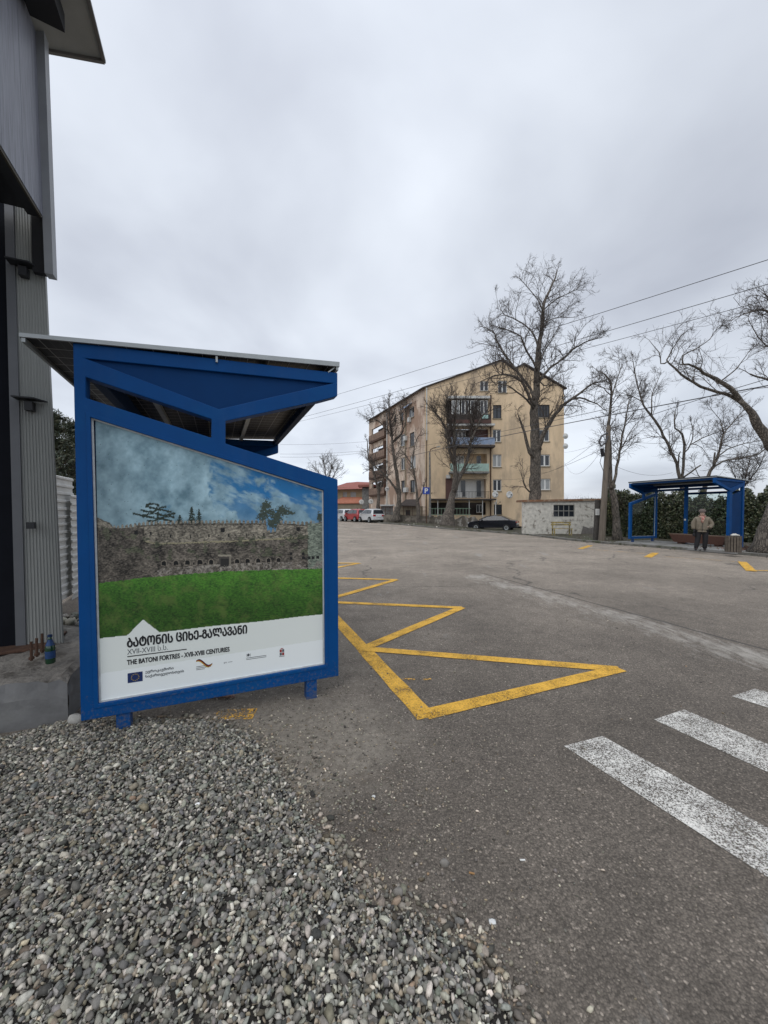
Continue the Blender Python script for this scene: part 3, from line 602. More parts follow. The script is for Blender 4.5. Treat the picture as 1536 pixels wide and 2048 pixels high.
M_poster = attr_mat('poster_print', 0.55, spec=0.35)
M_ink = mat('black_ink', (0.012, 0.013, 0.016), 0.6, 0.1, 5); M_inkg = mat('grey_ink', (0.10, 0.11, 0.12), 0.6, 0.1, 5)
M_flag = mat('flag_blue_ink', (0.012, 0.03, 0.12), 0.5, 0.1, 5); M_gold = mat('gold_ink', (0.55, 0.40, 0.05), 0.5, 0.1, 5); M_red = mat('red_ink', (0.30, 0.02, 0.02), 0.5, 0.1, 5)
M_wood = mat('bench_wood', (0.085, 0.038, 0.026), 0.7, 0.25, 3, bump=0.2, stretch=(1, 8, 8)); M_woodtop = mat('bench_top_wood', (0.15, 0.09, 0.062), 0.7, 0.2, 3, stretch=(1, 8, 8))
OUT = [(0, .165), (1.887, .165), (1.884, 1.93), (.965, 2.184), (.967, 2.361), (1.734, 2.609), (1.884, 2.665), (1.885, 2.868), (0, 2.81)]
SLOT = [(.067, 2.583), (.065, 2.439), (.862, 2.222), (.866, 2.366)]
REC = [(.067, 2.712), (1.845, 2.772), (.919, 2.45)]
OPN = [(p[0] + dx, p[1] + dy) for p, dx, dy in zip(PO, (-.012, .012, .012, -.012), (.014, .012, -.012, -.012))]
def ring(mb, pts, wd, fn, d0, d1, m=0):
    """a frame of width wd round the polygon pts"""
    n = len(pts); ctr = Vector((sum(p[0] for p in pts) / n, sum(p[1] for p in pts) / n)); outp = []
    for i in range(n):
        a, b, c_ = Vector(pts[i - 1]), Vector(pts[i]), Vector(pts[(i + 1) % n])
        def nrm(p, q): e = (q - p).normalized(); v = Vector((-e.y, e.x)); return v if v.dot((p + q) / 2 - ctr) > 0 else -v
        n1_, n2_ = nrm(a, b), nrm(b, c_); bis = (n1_ + n2_).normalized(); outp.append(b + bis * wd / max(.3, bis.dot(n1_)))
    mb.prism([tuple(p) for p in outp], [list(pts)], fn, d0, d1, m)
def make_shelter(loc, rz, label, near):
    t = thing('bus_shelter', label, 'bus shelter', loc, rz)
    fn0 = lambda s, h, d: (s, d, h); TH = 0.11
    def fnL(s, h, d): return (s, L - d, h)
    fr = MB(); fr.prism(OUT, [SLOT, OPN, REC], fn0, 0, TH)
    fr.prism([(0.205, .166), (.295, .166), (.295, -.03), (.205, -.03)], [], fn0, .012, TH - .012); fr.prism([(1.597, .166), (1.692, .166), (1.692, -.03), (1.597, -.03)], [], fn0, .012, TH - .012)
    fr.build('end_frame', M_blue, t, bevel=0.005)
    mo = MB(); ring(mo, OPN, .026, fn0, -.006, .004); mo.build('moulding', M_blue, t, bevel=0.002)
    pn = MB(); pn.prism([(p[0] + dx, p[1] + dy) for p, dx, dy in zip(REC, (-.005, .008, 0), (.003, .003, -.01))], [], fn0, .028, TH - .028); pn.build('infill_panel', M_bluein, t)
    if near:
        tr = MB(); ring(tr, PO, .0115, fn0, .018, .030); tr.build('poster_trim', M_trim, t)
        ns, nh = 430, 470; sv = np.linspace(PO[3][0] - .003, PO[1][0] + .003, ns)
        top = np.interp(sv, [PO[0][0], PO[1][0]], [PO[0][1], PO[1][1]]); bot = np.interp(sv, [PO[3][0], PO[2][0]], [PO[3][1], PO[2][1]])
        q = np.linspace(0, 1, nh); hh = bot[None] + (top - bot)[None] * q[:, None]; Sg = np.tile(sv, (nh, 1)); s_, h_ = Sg.ravel(), hh.ravel()
        idx = np.arange(ns * nh).reshape(nh, ns); fs = np.stack([idx[:-1, :-1], idx[:-1, 1:], idx[1:, 1:], idx[1:, :-1]], -1).reshape(-1, 4)
        po = npmesh('poster', np.c_[s_, np.full_like(s_, .026), h_], fs, M_poster, parent=t, world=False, col=poster_colors(s_, h_))
        po['label'] = 'printed poster of a stone fortress wall behind a green lawn'
        f2 = lambda s, h, d=.0: (s, .0245, h)
        wb = MB(); put_text(wb, 'ᲑᲐᲢᲝᲜᲘᲡ ᲪᲘᲮᲔ-ᲒᲐᲚᲐᲕᲐᲜᲘ', .281, .644, .832, .072, f2, .0029, 0)
        put_text(wb, 'XVII-XVIII ს.ს.', .279, .590, .262, .043, f2, 0, 1)
        wb.quad(f2(.279, .572), f2(.67, .572), f2(.67, .579), f2(.279, .579), 0)
        put_text(wb, 'THE BATONI FORTRES - XVII-XVIII CENTURIES', .278, .514, .70, .036, f2, .0013, 0)
        put_text(wb, 'ევროკავშირი', .393, .428, .185, .026, f2, .0005, 1); put_text(wb, 'საქართველოსთვის', .393, .394, .255, .026, f2, .0005, 1)
        wb.build('caption_lettering', [M_ink, M_inkg], po, recalc=False)
        lg = MB(); lg.quad(f2(.279, .378), f2(.374, .378), f2(.374, .451), f2(.279, .451), 0)
        for k in range(12):
            a = k * math.pi / 6; cx_, cy_ = .3265 + .024 * math.cos(a), .4145 + .024 * math.sin(a)
            st5 = [(cx_ + (.0046 if j % 2 == 0 else .002) * math.sin(j * math.pi / 5), .0235, cy_ + (.0046 if j % 2 == 0 else .002) * math.cos(j * math.pi / 5)) for j in range(10)]
            lg.add(st5, [tuple(range(10))], 1)
        lg.build('flag_emblem', [M_flag, M_gold], po, recalc=False)
        def EM(m_): m_.build('sponsor_emblem', [M_ink, M_red, M_gold, M_inkg, M_inkg], po, recalc=False)
        lo = MB()
        for k in range(14):                            # waving ribbon emblem
            a, b = k / 14, (k + 1) / 14
            def rib(u_): return (.735 + .115 * u_, .462 + .024 * math.sin(u_ * 5.2 + .6) - .012 * u_)
            (x0, y0), (x1, y1) = rib(a), rib(b); th0, th1 = .006 + .008 * math.sin(a * 3.1), .006 + .008 * math.sin(b * 3.1)
            for j, mm in enumerate((0, 1, 2)): lo.quad(f2(x0, y0 - j * th0 / 1.6), f2(x1, y1 - j * th1 / 1.6), f2(x1, y1 - (j + 1) * th1 / 1.6), f2(x0, y0 - (j + 1) * th0 / 1.6), mm)
        for j in range(3): lo.quad(f2(.735, .424 - j * .012), f2(.735 + (.1, .105, .06)[j], .424 - j * .012), f2(.735 + (.1, .105, .06)[j], .428 - j * .012), f2(.735, .428 - j * .012), 3)
        EM(lo); lo = MB()
        put_text(lo, 'giz', .935, .418, .022, .016, f2, 0, 3); lo.quad(f2(.965, .425), f2(1.0, .425), f2(1.0, .428), f2(.965, .428), 3)
        EM(lo); lo = MB()
        for x_ in (1.11, 1.136): lo.quad(f2(x_, .448), f2(x_ + .003, .448), f2(x_ + .003, .472), f2(x_, .472), 4)
        lo.add([(1.1235 + .009 * math.cos(a), .0245, .462 + .012 * math.sin(a)) for a in [k * math.pi / 5 for k in range(10)]], [tuple(range(10))], 4)
        for j in range(2): lo.quad(f2(1.105, .436 - j * .012), f2(1.265, .436 - j * .012), f2(1.265, .440 - j * .012), f2(1.105, .440 - j * .012), 4)
        EM(lo); lo = MB()
        for i in range(2):
            for j in range(2): lo.quad(f2(1.375 + i * .02, .418 + j * .028), f2(1.392 + i * .02, .418 + j * .028), f2(1.392 + i * .02, .442 + j * .028), f2(1.375 + i * .02, .442 + j * .028), 1 if (i + j) % 2 else 4)
        lo.quad(f2(1.378, .474), f2(1.408, .474), f2(1.400, .480), f2(1.386, .480), 1); lo.quad(f2(1.37, .408), f2(1.416, .408), f2(1.416, .412), f2(1.37, .412), 3)
        EM(lo)
        bk = MB(); bk.prism([(p[0], p[1]) for p in OPN], [], fn0, .05, .085); bk.build('backing_panel', M_bluein, t)
    else:
        gl = MB(); gl.prism(OPN, [], fn0, .05, .058); gl.build('glass_pane', M_glass, t)
        tr = MB(); ring(tr, PO, .0115, fn0, .045, .064); tr.build('glass_trim', M_trim, t)
    # the other end: the same V with one column and a solid half panel
    f2_ = MB(); f2_.prism([(.82, 2.30), (.967, 2.361), (1.734, 2.609), (1.884, 2.665), (1.885, 2.868), (0, 2.81), (0, 2.60)], [REC], fnL, 0, TH)
    f2_.prism([(0, -.03), (.12, -.03), (.12, 2.55), (.0, 2.59)], [], fnL, .002, TH - .002); f2_.prism([(.80, -.03), (.97, -.03), (.97, 2.34), (.80, 2.288)], [], fnL, .002, TH - .002)
    f2_.build('end_frame', M_blue, t, bevel=0.005)
    pn = MB(); pn.prism([(.062, 2.714), (1.853, 2.775), (.919, 2.44)], [], fnL, .028, TH - .028); pn.prism([(.121, .20), (.799, .20), (.799, 2.18), (.121, 2.36)], [], fnL, .03, TH - .03); pn.build('infill_panel', M_bluein, t)
    # roof slab of solar panels in an aluminium frame
    rf = MB(); prof = [(-.276, 2.788), (1.895, 2.914), (1.895, 2.954), (-.276, 2.814)]
    y0, y1 = -.03, L + .03; vs = [(a, y0, b) for a, b in prof] + [(a, y1, b) for a, b in prof]
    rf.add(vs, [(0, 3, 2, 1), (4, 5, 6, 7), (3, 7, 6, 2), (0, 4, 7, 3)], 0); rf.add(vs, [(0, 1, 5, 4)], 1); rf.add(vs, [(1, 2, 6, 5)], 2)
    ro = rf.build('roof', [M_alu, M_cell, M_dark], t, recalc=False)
    def uz(s): return 2.788 + (s + .276) * (.126 / 2.171)
    rb = MB()
    for s in (.30, 1.25): rb.box((s, .12, uz(s) - .055), (s + .05, L - .12, uz(s) - .004))
    for s in (-.268, 1.868): rb.box((s, -.02, uz(s) - .028), (s + .02, L + .02, uz(s) + .004))
    rb.build('roof_rail', M_alu, ro)
    clp = MB(); clp.box((.90, -.02, uz(.9) - .05), (.915, .02, uz(.9) + .03)); clp.build('roof_clamp', M_alu, ro); clp = MB(); clp.bar((1.80, 0, 2.86), (1.86, 0, 2.91), .01, .01); clp.build('roof_stay', M_alu, ro)
    bm_ = MB(); bm_.box((.02, TH, 2.64), (.10, L - TH, 2.79)); bm_.box((1.80, TH, 2.785), (1.87, L - TH, 2.875)); bm_.box((.85, TH, 2.46), (.93, L - TH, 2.56)); bm_.build('roof_beam', M_blueshade, t, bevel=0.004)
    mid = L * .40
    bp_ = MB(); bp_.box((.0, mid - .06, -.03), (.11, mid + .06, 2.64)); bp_.build('back_post', M_blue, t, bevel=0.004)
    ra = MB(); ra.box((.02, mid + .061, 2.29), (.09, L - TH - .003, 2.39)); ra.build('back_rail', M_blueshade, t, bevel=0.003)
    ra = MB(); ra.box((.02, mid + .061, .38), (.09, L - TH - .003, .44)); ra.build('back_rail', M_blue, t, bevel=0.003)
    g = MB(); g.box((.05, mid + .06, .44), (.058, L - TH, 2.30)); g.build('back_glass', M_glass, t)
    # bench with sloping ends
    b0, b1 = (1.15, 3.45); be = MB(); vs = []
    for z, e, s0, s1 in ((.08, .16, .28, .62), (.43, 0, .18, .68)):
        vs += [(s0, b0 + e, z), (s1, b0 + e, z), (s1, b1 - e, z), (s0, b1 - e, z)]
    be.add(vs, [(0, 3, 2, 1), (4, 5, 6, 7), (0, 1, 5, 4), (1, 2, 6, 5), (2, 3, 7, 6), (3, 0, 4, 7)]); be.box((.33, b0 + .3, -.01), (.57, b0 + .5, .079)); be.box((.33, b1 - .5, -.01), (.57, b1 - .3, .079))
    bo = be.build('bench', M_wood, t, bevel=0.004)
    tp = MB()
    for k in range(4): tp.box((.165 + k * .132, b0 - .01, .431), (.165 + k * .132 + .124, b1 + .01, .465))
    tp.build('seat_board', M_woodtop, bo, bevel=0.003)
    return t
A0 = Vector((-2.140, 2.679, 0))
sh1 = make_shelter(A0, math.atan2(U0.y, U0.x), 'near blue steel bus shelter with fortress poster on its end, gravel at its feet', True)
FS = Vector((13.77, 19.55, 0.12)); AF = R(200)
sh2 = make_shelter(FS, AF, 'far blue bus shelter with glass walls before the dark hedge across the road', False)
for o in sh2.children:
    if o.name.startswith('back_post'):
        d = MB(); d.lathe((.11, L * .40, 1.12), [(.045, 0), (.045, .004)], 14, 0, 'X'); d.build('round_sticker', M_white, o)
def SH(o, s, t, h): return chain(o) @ Vector((s, t, h))
# slab under the far shelter
mb = MB(); pts = [SH(sh2, *p, 0) for p in ((-.4, -.5), (2.1, -.5), (2.25, L + .9), (-.4, L + .9))]; pts = [Vector((p.x, p.y, 0)) for p in pts]
mb.add([(p.x, p.y, .02) for p in pts] + [(p.x, p.y, .125) for p in pts], [(4, 5, 6, 7), (0, 1, 5, 4), (1, 2, 6, 5), (2, 3, 7, 6), (3, 0, 4, 7)])
M_slab = mat('paving_concrete', (0.24, 0.235, 0.225), 0.9, 0.15, 2, bump=0.3, col2=(0.17, 0.165, 0.15))
tag(mb.build('pavement', M_slab, keep=True, bevel=0.01), kind='structure')

# ------------------------------------------------------------------ left: unfinished dark stele / kiosk on its footing
M_rib = mat('ribbed_cladding', (0.28, 0.288, 0.275), 0.6, 0.14, 3, bump=0.05, stretch=(1, 1, .2))
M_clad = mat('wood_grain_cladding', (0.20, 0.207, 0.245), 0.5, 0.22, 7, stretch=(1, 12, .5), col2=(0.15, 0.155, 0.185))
M_sof = mat('soffit_sheet', (0.24, 0.235, 0.215), 0.7, 0.12, 4)
kio = thing('kiosk', 'tall dark clad structure with ribbed column and overhanging roof at left edge', 'kiosk', (-3.3, 3.6, 0.38))
Yc = 3.65
bR, bL, tR, tL = D(125, 1290, Yc), D(50, 1308, Yc - .11), D(83, 425, Yc), D(24, 415, Yc - .11)
bL.z = bR.z = .385
tR.z = tL.z = 4.62
bk_ = T0 * 0.04
col = MB()                                             # ribbed front face of the column
nrib = 11; prof = []
for i in range(nrib):
    for fx, dd in ((0, 0), (.30, 0), (.42, .006), (.88, .006)): prof.append(((i + fx) / nrib, dd))
prof.append((1, 0)); vs = []
for f_, dd in prof:
    for a, b in ((bL, bR), (tL, tR)): vs.append(a.lerp(b, f_) + T0 * dd)
k = len(prof); fs = [(2 * i, 2 * i + 2, 2 * i + 3, 2 * i + 1) for i in range(k - 1)]; col.add(vs, fs)
col.add([bR, bR + bk_, tR + bk_, tR], [(0, 1, 2, 3)]); col.add([bL + T0 * .01, bL + bk_, tL + bk_, tL + T0 * .01], [(0, 1, 2, 3)])
col.add([bR + bk_, bL + bk_, tL + bk_, tR + bk_], [(0, 1, 2, 3)])
col.build('column_cladding', M_rib, kio, world=True, recalc=False)
fl = MB(); w2 = U0 * .062; off = -T0 * .012
a0, a1 = bL + off - w2 * .98, bL + off + U0 * .012; c0, c1 = tL + off - w2 * .8, tL + off + U0 * .012
fl.add([a0, a1, c1, c0, a0 + T0 * .05, a1 + T0 * .05, c1 + T0 * .05, c0 + T0 * .05], [(0, 1, 2, 3), (5, 4, 7, 6), (1, 5, 6, 2), (4, 0, 3, 7)])
fl.build('column_flange', mat('flange_sheet', (0.12, 0.125, 0.135), 0.45, 0.1, 3), kio, world=True)
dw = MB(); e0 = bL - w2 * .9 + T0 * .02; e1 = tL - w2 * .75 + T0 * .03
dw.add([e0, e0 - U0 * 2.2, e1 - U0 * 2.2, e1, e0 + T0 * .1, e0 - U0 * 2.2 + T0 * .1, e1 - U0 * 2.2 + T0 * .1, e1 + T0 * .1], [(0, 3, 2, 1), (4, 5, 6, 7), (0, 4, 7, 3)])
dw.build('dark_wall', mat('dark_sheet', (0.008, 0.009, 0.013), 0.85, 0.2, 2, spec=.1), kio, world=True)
for px, py, wd, dp in ((24, 533, 46, 46), (36, 801, 44, 44)):
    b_ = MB(); c_ = D(px, py, Yc - .1); q = [c_, c_ + U0 * .20, c_ + U0 * .20 - T0 * .0 + T0 * .02, c_ + T0 * .02]
    sc2 = wd / F * Yc; o_ = -T0 * .14
    vs = [c_ + o_, c_ + o_ + U0 * sc2 * .75, c_ + U0 * sc2 * 1.05 - T0 * .015, c_ - T0 * .015]
    b_.add([v + Vector((0, 0, dz)) for dz in (0, .012) for v in vs], [(0, 3, 2, 1), (4, 5, 6, 7), (0, 1, 5, 4), (1, 2, 6, 5), (2, 3, 7, 6), (3, 0, 4, 7)])
    h_ = c_ + U0 * .10 - T0 * .05; b_.obox(h_ + Vector((0, 0, -.055)), U0 * .03, T0 * .035, Vector((0, 0, .04)))
    b_.build('bracket', M_dark, kio, world=True)
b_ = MB(); b_.obox(D(62, 1051, Yc - .14), U0 * .03, T0 * .02, Vector((0, 0, .03))); b_.build('bracket', M_dark, kio, world=True)
# upper clad volume
P0 = D(86, 433, 3.55); zt = 8.2; up = Vector((0, 0, 1)); lean = Vector((-.018, 0, 0))
uw = MB(); a = P0; b = P0 - T0 * 3.4; H_ = zt - P0.z
def topp(p): return p + up * H_ + lean * H_
def strip_board(t0, t1, m):
    p, q = P0 - T0 * t0, P0 - T0 * t1; uw.add([p, q, topp(q), topp(p), p - U0 * .10, q - U0 * .10, topp(q) - U0 * .10, topp(p) - U0 * .10], [(0, 1, 2, 3), (4, 7, 6, 5), (0, 4, 5, 1), (1, 5, 6, 2), (3, 7, 4, 0)], m)
tt = [0.0, .045, .36, .72, 1.08, 1.44, 1.8, 2.2, 2.6, 3.0, 3.4]
for i in range(len(tt) - 1): strip_board(tt[i] + (.004 if i else 0), tt[i + 1], 0)
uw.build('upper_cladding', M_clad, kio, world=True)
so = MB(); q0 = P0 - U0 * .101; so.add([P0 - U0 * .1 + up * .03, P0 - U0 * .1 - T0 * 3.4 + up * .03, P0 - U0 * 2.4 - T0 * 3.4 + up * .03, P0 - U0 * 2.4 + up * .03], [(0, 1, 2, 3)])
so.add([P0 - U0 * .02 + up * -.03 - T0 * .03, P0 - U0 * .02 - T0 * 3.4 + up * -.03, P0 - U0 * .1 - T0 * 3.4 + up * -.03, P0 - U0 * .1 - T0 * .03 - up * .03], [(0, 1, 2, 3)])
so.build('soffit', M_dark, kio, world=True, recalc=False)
ed = MB(); ed.obox(P0 - T0 * 1.7 - U0 * .035 - up * .014, U0 * .03, T0 * 1.68, up * .012); ed.build('bottom_trim', mat('brown_trim', (0.06, 0.05, 0.035), .7), kio, world=True)
fin = MB(); f0 = P0 + U0 * .002; wdt = U0 * .062; dep = T0 * .10; dn = up * .50
vs = [f0 - dn, f0 + wdt - dn, f0 + wdt + dep - dn, f0 + dep - dn]; tp_ = [topp(v + dn) for v in vs]
fin.add(vs + tp_, [(0, 1, 5, 4), (1, 2, 6, 5), (2, 3, 7, 6), (3, 0, 4, 7), (0, 3, 2, 1)])
fin.build('edge_fin', mat('fin_sheet', (0.26, 0.27, 0.285), .5, .1, 3), kio, world=True)
fi2 = MB(); fi2.obox(P0 - U0 * .05 + T0 * .06 - up * .24, U0 * .045, T0 * .03, up * .25); fi2.build('fin_return', M_black, kio, world=True)
cn = MB(); t1_ = D(208, 121, 3.95); t2_ = D(40, 89, 3.6); back = -T0 * 3.6; th = up * .05
cn.add([t1_, t2_, t2_ + back, t1_ + back, t1_ + th, t2_ + th, t2_ + back + th, t1_ + back + th], [(0, 1, 2, 3), (4, 7, 6, 5), (0, 4, 5, 1), (1, 5, 6, 2), (2, 6, 7, 3), (3, 7, 4, 0)])
cn.build('roof_canopy', M_sof, kio, world=True)
eg = MB(); eg.bar(t1_ - up * .01, t1_ + back - up * .01, .03, .03); eg.bar(t1_ - up * .01, t2_ - up * .01, .03, .03); eg.build('canopy_edge', mat('edge_sheet', (0.12, 0.11, 0.10), .6), kio, world=True)
bmq = D(130, 66, 3.5); bmm = MB(); l_ = D(60, 52, 3.38); l_.z = bmq.z
bmm.add([v + dz for dz in (Vector((0, 0, 0)), up * .16) for v in (bmq, l_, l_ + back, bmq + back)], [(0, 1, 2, 3), (4, 7, 6, 5), (0, 4, 5, 1), (1, 5, 6, 2), (2, 6, 7, 3), (3, 7, 4, 0)]); bmm.build('roof_beam', M_black, kio, world=True)
bp = MB(); q0, q1 = D(-60, 1352, 3.25), D(96, 1304, 3.5); q0.z = q1.z = .385
bp.add([v + dz for dz in (Vector(), up * .025) for v in (q0, q1, q1 + T0 * .5, q0 + T0 * .5)], [(0, 3, 2, 1), (4, 5, 6, 7), (0, 1, 5, 4), (1, 2, 6, 5), (2, 3, 7, 6), (3, 0, 4, 7)]); bp.build('base_plate', M_rust, kio, world=True, bevel=.004)
for px, py, h in ((63, 1319, .16), (74, 1311, .16), (85, 1303, .17)):
    b_ = MB(); c_ = G(px, py, .41); b_.lathe((c_.x, c_.y, .40), [(.010, 0), (.010, h)], 8); b_.lathe((c_.x, c_.y, .412), [(.020, 0), (.020, .02)], 6); b_.build('anchor_bolt', M_rust, kio, world=True)
# concrete footing
rr = random.Random(3); fo = MB()
c0_, c1_ = Vector((-3.9, 2.10, 0)), Vector((-2.47, 2.98, 0))
c0_ = Vector((-2.47, 2.98, 0)) - Vector((.78, .30, 0)).normalized() * 2.2; dv_ = (c1_ - c0_); dn_ = dv_.normalized(); nb = Vector((-dn_.y, dn_.x, 0))
nxs, nys = 34, 16; top_ = []
for j in range(nys + 1):
    for i in range(nxs + 1):
        p = c0_ + dv_ * (i / nxs) + nb * (j / nys * 1.5); z = .355 + .02 * math.sin(i * .7 + j) * .5 + rr.uniform(-.012, .012) + (.03 if j > 4 else .0)
        if j == 0: z -= .02; p = p + nb * rr.uniform(-.008, .02)
        if i == nxs: z -= .02; p = p - dn_ * rr.uniform(0, .03)
        top_.append((p.x, p.y, z))
fo.add(top_, [(j * (nxs + 1) + i, j * (nxs + 1) + i + 1, (j + 1) * (nxs + 1) + i + 1, (j + 1) * (nxs + 1) + i) for j in range(nys) for i in range(nxs)], 1)
fr_v = []; nz = 6
for kz in range(nz + 1):
    for i in range(nxs + 1):
        x_, y_, z_ = top_[i]; f_ = kz / nz; p = Vector((x_, y_, 0)) + nb * (-.02 * f_ + rr.uniform(-.0015, .0015)) ; pb = c0_ + dv_ * (i / nxs) + nb * (-.02 + rr.uniform(-.003, .003)); p = p.lerp(pb, min(1, f_ * 3)); fr_v.append((p.x, p.y, z_ * (1 - f_) - .03 * f_))
fo.add(fr_v, [(k_ * (nxs + 1) + i, k_ * (nxs + 1) + i + 1, (k_ + 1) * (nxs + 1) + i + 1, (k_ + 1) * (nxs + 1) + i) for k_ in range(nz) for i in range(nxs)], 0)
sd_v = []
for kz in range(nz + 1):
    for j in range(nys + 1):
        x_, y_, z_ = top_[j * (nxs + 1) + nxs]; f_ = kz / nz; p = Vector((x_, y_, 0)) + dn_ * (.01 * f_ + rr.uniform(-.008, .008)); sd_v.append((p.x, p.y, z_ * (1 - f_) - .03 * f_))
fo.add(sd_v, [(k_ * (nys + 1) + i, k_ * (nys + 1) + i + 1, (k_ + 1) * (nys + 1) + i + 1, (k_ + 1) * (nys + 1) + i) for k_ in range(nz) for i in range(nys)], 0)
M_foot = mat('footing_concrete', (0.17, 0.17, 0.17), .85, .18, 5, bump=.25, bscale=25, col2=(0.19, 0.19, 0.185), thr=.58)
M_foott = mat('footing_top', (0.20, 0.185, 0.165), .95, .25, 9, bump=.9, bscale=28, col2=(0.10, 0.09, 0.078))
tag(fo.build('concrete_footing', [M_foot, M_foott], recalc=True), 'rough grey concrete footing block under the dark column beside the gravel', 'concrete block')
# bottle
bc = G(101, 1326, .385); bt = thing('bottle', 'dark green bottle with blue label standing on the concrete footing', 'bottle', bc)
M_bg = mat('bottle_green', (0.012, 0.05, 0.022), .12, .2, 8, spec=.8); M_bb = mat('bottle_blue', (0.015, 0.05, 0.15), .5, .25, 30, col2=(.25, .3, .3), thr=.66)
b_ = MB(); b_.lathe((0, 0, 0), [(.031, 0), (.034, .006), (.034, .125), (.031, .145), (.017, .185), (.0145, .205), (.0145, .222)], 20); b_.build('glass_body', M_bg, bt, smooth=True)
b_ = MB(); b_.lathe((0, 0, .045), [(.0348, 0), (.0348, .06)], 20); b_.build('label_sleeve', M_bb, bt, smooth=False)
b_ = MB(); b_.lathe((0, 0, .150), [(.0305, 0), (.0185, .035), (.0155, .05)], 20); b_.build('neck_foil', M_bb, bt)
b_ = MB(); b_.lathe((0, 0, .222), [(.0165, -.002), (.0165, .014), (.014, .016)], 16); b_.build('cap', mat('cap_blue', (.01, .03, .09), .4), bt)
# litter under the panel
c_ = G(440, 1397); li = MB()
for k in range(9): pass
li.tube([c_ + Vector((-.13 + .26 * k / 8, .03 * math.sin(k / 2.6), .014 + .016 * math.sin(k / 8 * math.pi))) for k in range(9)], [.008, .022, .030, .034, .034, .032, .028, .020, .008], 8)
tag(li.build('litter_piece', mat('litter_pink', (.32, .22, .18), .7, .3, 14, col2=(.12, .06, .05)), smooth=True), 'crumpled pale pinkish scrap lying under the poster panel of near shelter', 'litter')
def bit(px, py, rad, c, lab, cat, nm, fl_=.5, h=0):
    p = G(px, py, h); r_ = np.random.RandomState(int(px)); b_ = MB(); vs = []
    ang = [k * math.pi / 4 for k in range(8)]
    for z, q in ((0, .75), (fl_ * .5, 1), (fl_ * .95, .6)): vs += [(p.x + rad * q * math.cos(a) * r_.uniform(.7, 1.15), p.y + rad * q * .75 * math.sin(a) * r_.uniform(.7, 1.15), h + rad * z * 1.2) for a in ang]
    b_.add(vs, [(i * 8 + k, i * 8 + (k + 1) % 8, (i + 1) * 8 + (k + 1) % 8, (i + 1) * 8 + k) for i in range(2) for k in range(8)] + [tuple(range(16, 24))])
    tag(b_.build(nm, c, smooth=True), lab, cat)
bit(747, 1594, .014, M_white, 'small white scrap on the asphalt right of the gravel edge', 'litter', 'litter_scrap')
bit(888, 1731, .024, mat('stone_grey', (.20, .185, .165), .8, .2, 40), 'single grey pebble alone on the asphalt nearest the crosswalk side', 'pebble', 'loose_stone', .9)
bit(797, 1790, .026, MC['stone_grey'], 'larger grey pebble lying just outside the gravel edge on asphalt', 'pebble', 'loose_stone', .9)
bit(985, 1843, .020, M_white, 'chalky white splat on the dark asphalt in the foreground', 'litter', 'bird_dropping', .08)
bit(150, 1446, .060, mat('white_lump', (.42, .41, .38), .9, .2, 20), 'pale stone lump at the foot of the blue frame beside the footing', 'stone', 'pale_lump', .9, .04)
for px, py, c, lab in ((1040, 1720, M_white, 'white cigarette end lying on the asphalt'), (938, 1745, mat('filter_brown', (.30, .17, .07), .8), 'brown cigarette end lying on the asphalt left of the white one')):
    p = G(px, py, .004); b_ = MB(); b_.tube([p, p + Vector((.024, -.006 if c is not M_white else 0, 0))], .004, 8); tag(b_.build('cigarette_end', c), lab, 'cigarette end')
# rubble behind the footing
P = np.c_[rs.uniform(-5.0, -3.0, 260), rs.uniform(4.3, 5.6, 260)]; S = rs.uniform(.03, .12, 260); Z = .25 * np.clip(1 - ((P[:, 0] + 4.1) / .9) ** 2, 0, 1) * rs.rand(260) + .02
tag(stones('rubble', P, Z, S, M_stone, stone_colors(260, rs) * .75, 8, .8), kind='stuff')
# corrugated white fence behind the shelter
def corr(name, p0, length, z0, z1, dirv, label, ragged=0.0, seed=1, off=0.0  , bend=0.0):
    r = random.Random(seed); nz = int((z1 - z0) / .14) + 1; prof = []
    for k in range(nz):
        for f_, d_ in ((0, 0), (.55, 0), (.66, .022), (.90, .022)): prof.append((z0 + (k + f_) * (z1 - z0) / nz, d_))
    prof.append((z1, 0)); mb = MB(); ncol = 14; nrm_ = Vector((dirv.y, -dirv.x, 0)); K = len(prof)
    for i in range(ncol + 1):
        for z, d_ in prof:
            t = i / ncol * length; e = (r.uniform(0, ragged) if i == 0 else 0)
            b_ = bend * math.sin(t * 1.3) * (1 - (z - z0) / (z1 - z0)); q = p0 + dirv * (t + e) + nrm_ * (d_ + off + b_); mb.v.append((q.x, q.y, z + .005 * math.sin(t * 1.1 + seed)))
    for i in range(ncol):
        for k in range(K - 1): mb.f.append((i * K + k, (i + 1) * K + k, (i + 1) * K + k + 1, i * K + k + 1)); mb.m.append(0)
    o = mb.build(name, M_corr, recalc=False); s_ = o.modifiers.new('s', 'SOLIDIFY'); s_.thickness = .003
    return tag(o, label, 'fence', 'corrugated fence sheets')
M_corr = mat('white_corrugated_sheet', (.50, .50, .48), .5, .12, 2.5, col2=(.40, .39, .36), thr=.62)
fp = Vector((-5.95, 7.4, 0))
corr('corrugated_fence', fp - T0 * 3.2, 3.3, .05, 2.28, T0, 'taller white corrugated sheet standing behind the dark column', 0, 2, -.05)
corr('corrugated_fence', fp - T0 * .35, 8.5, .0, 1.95, T0, 'lower white corrugated sheet with ragged end overlapping the taller one', .05, 3, .03, .02)

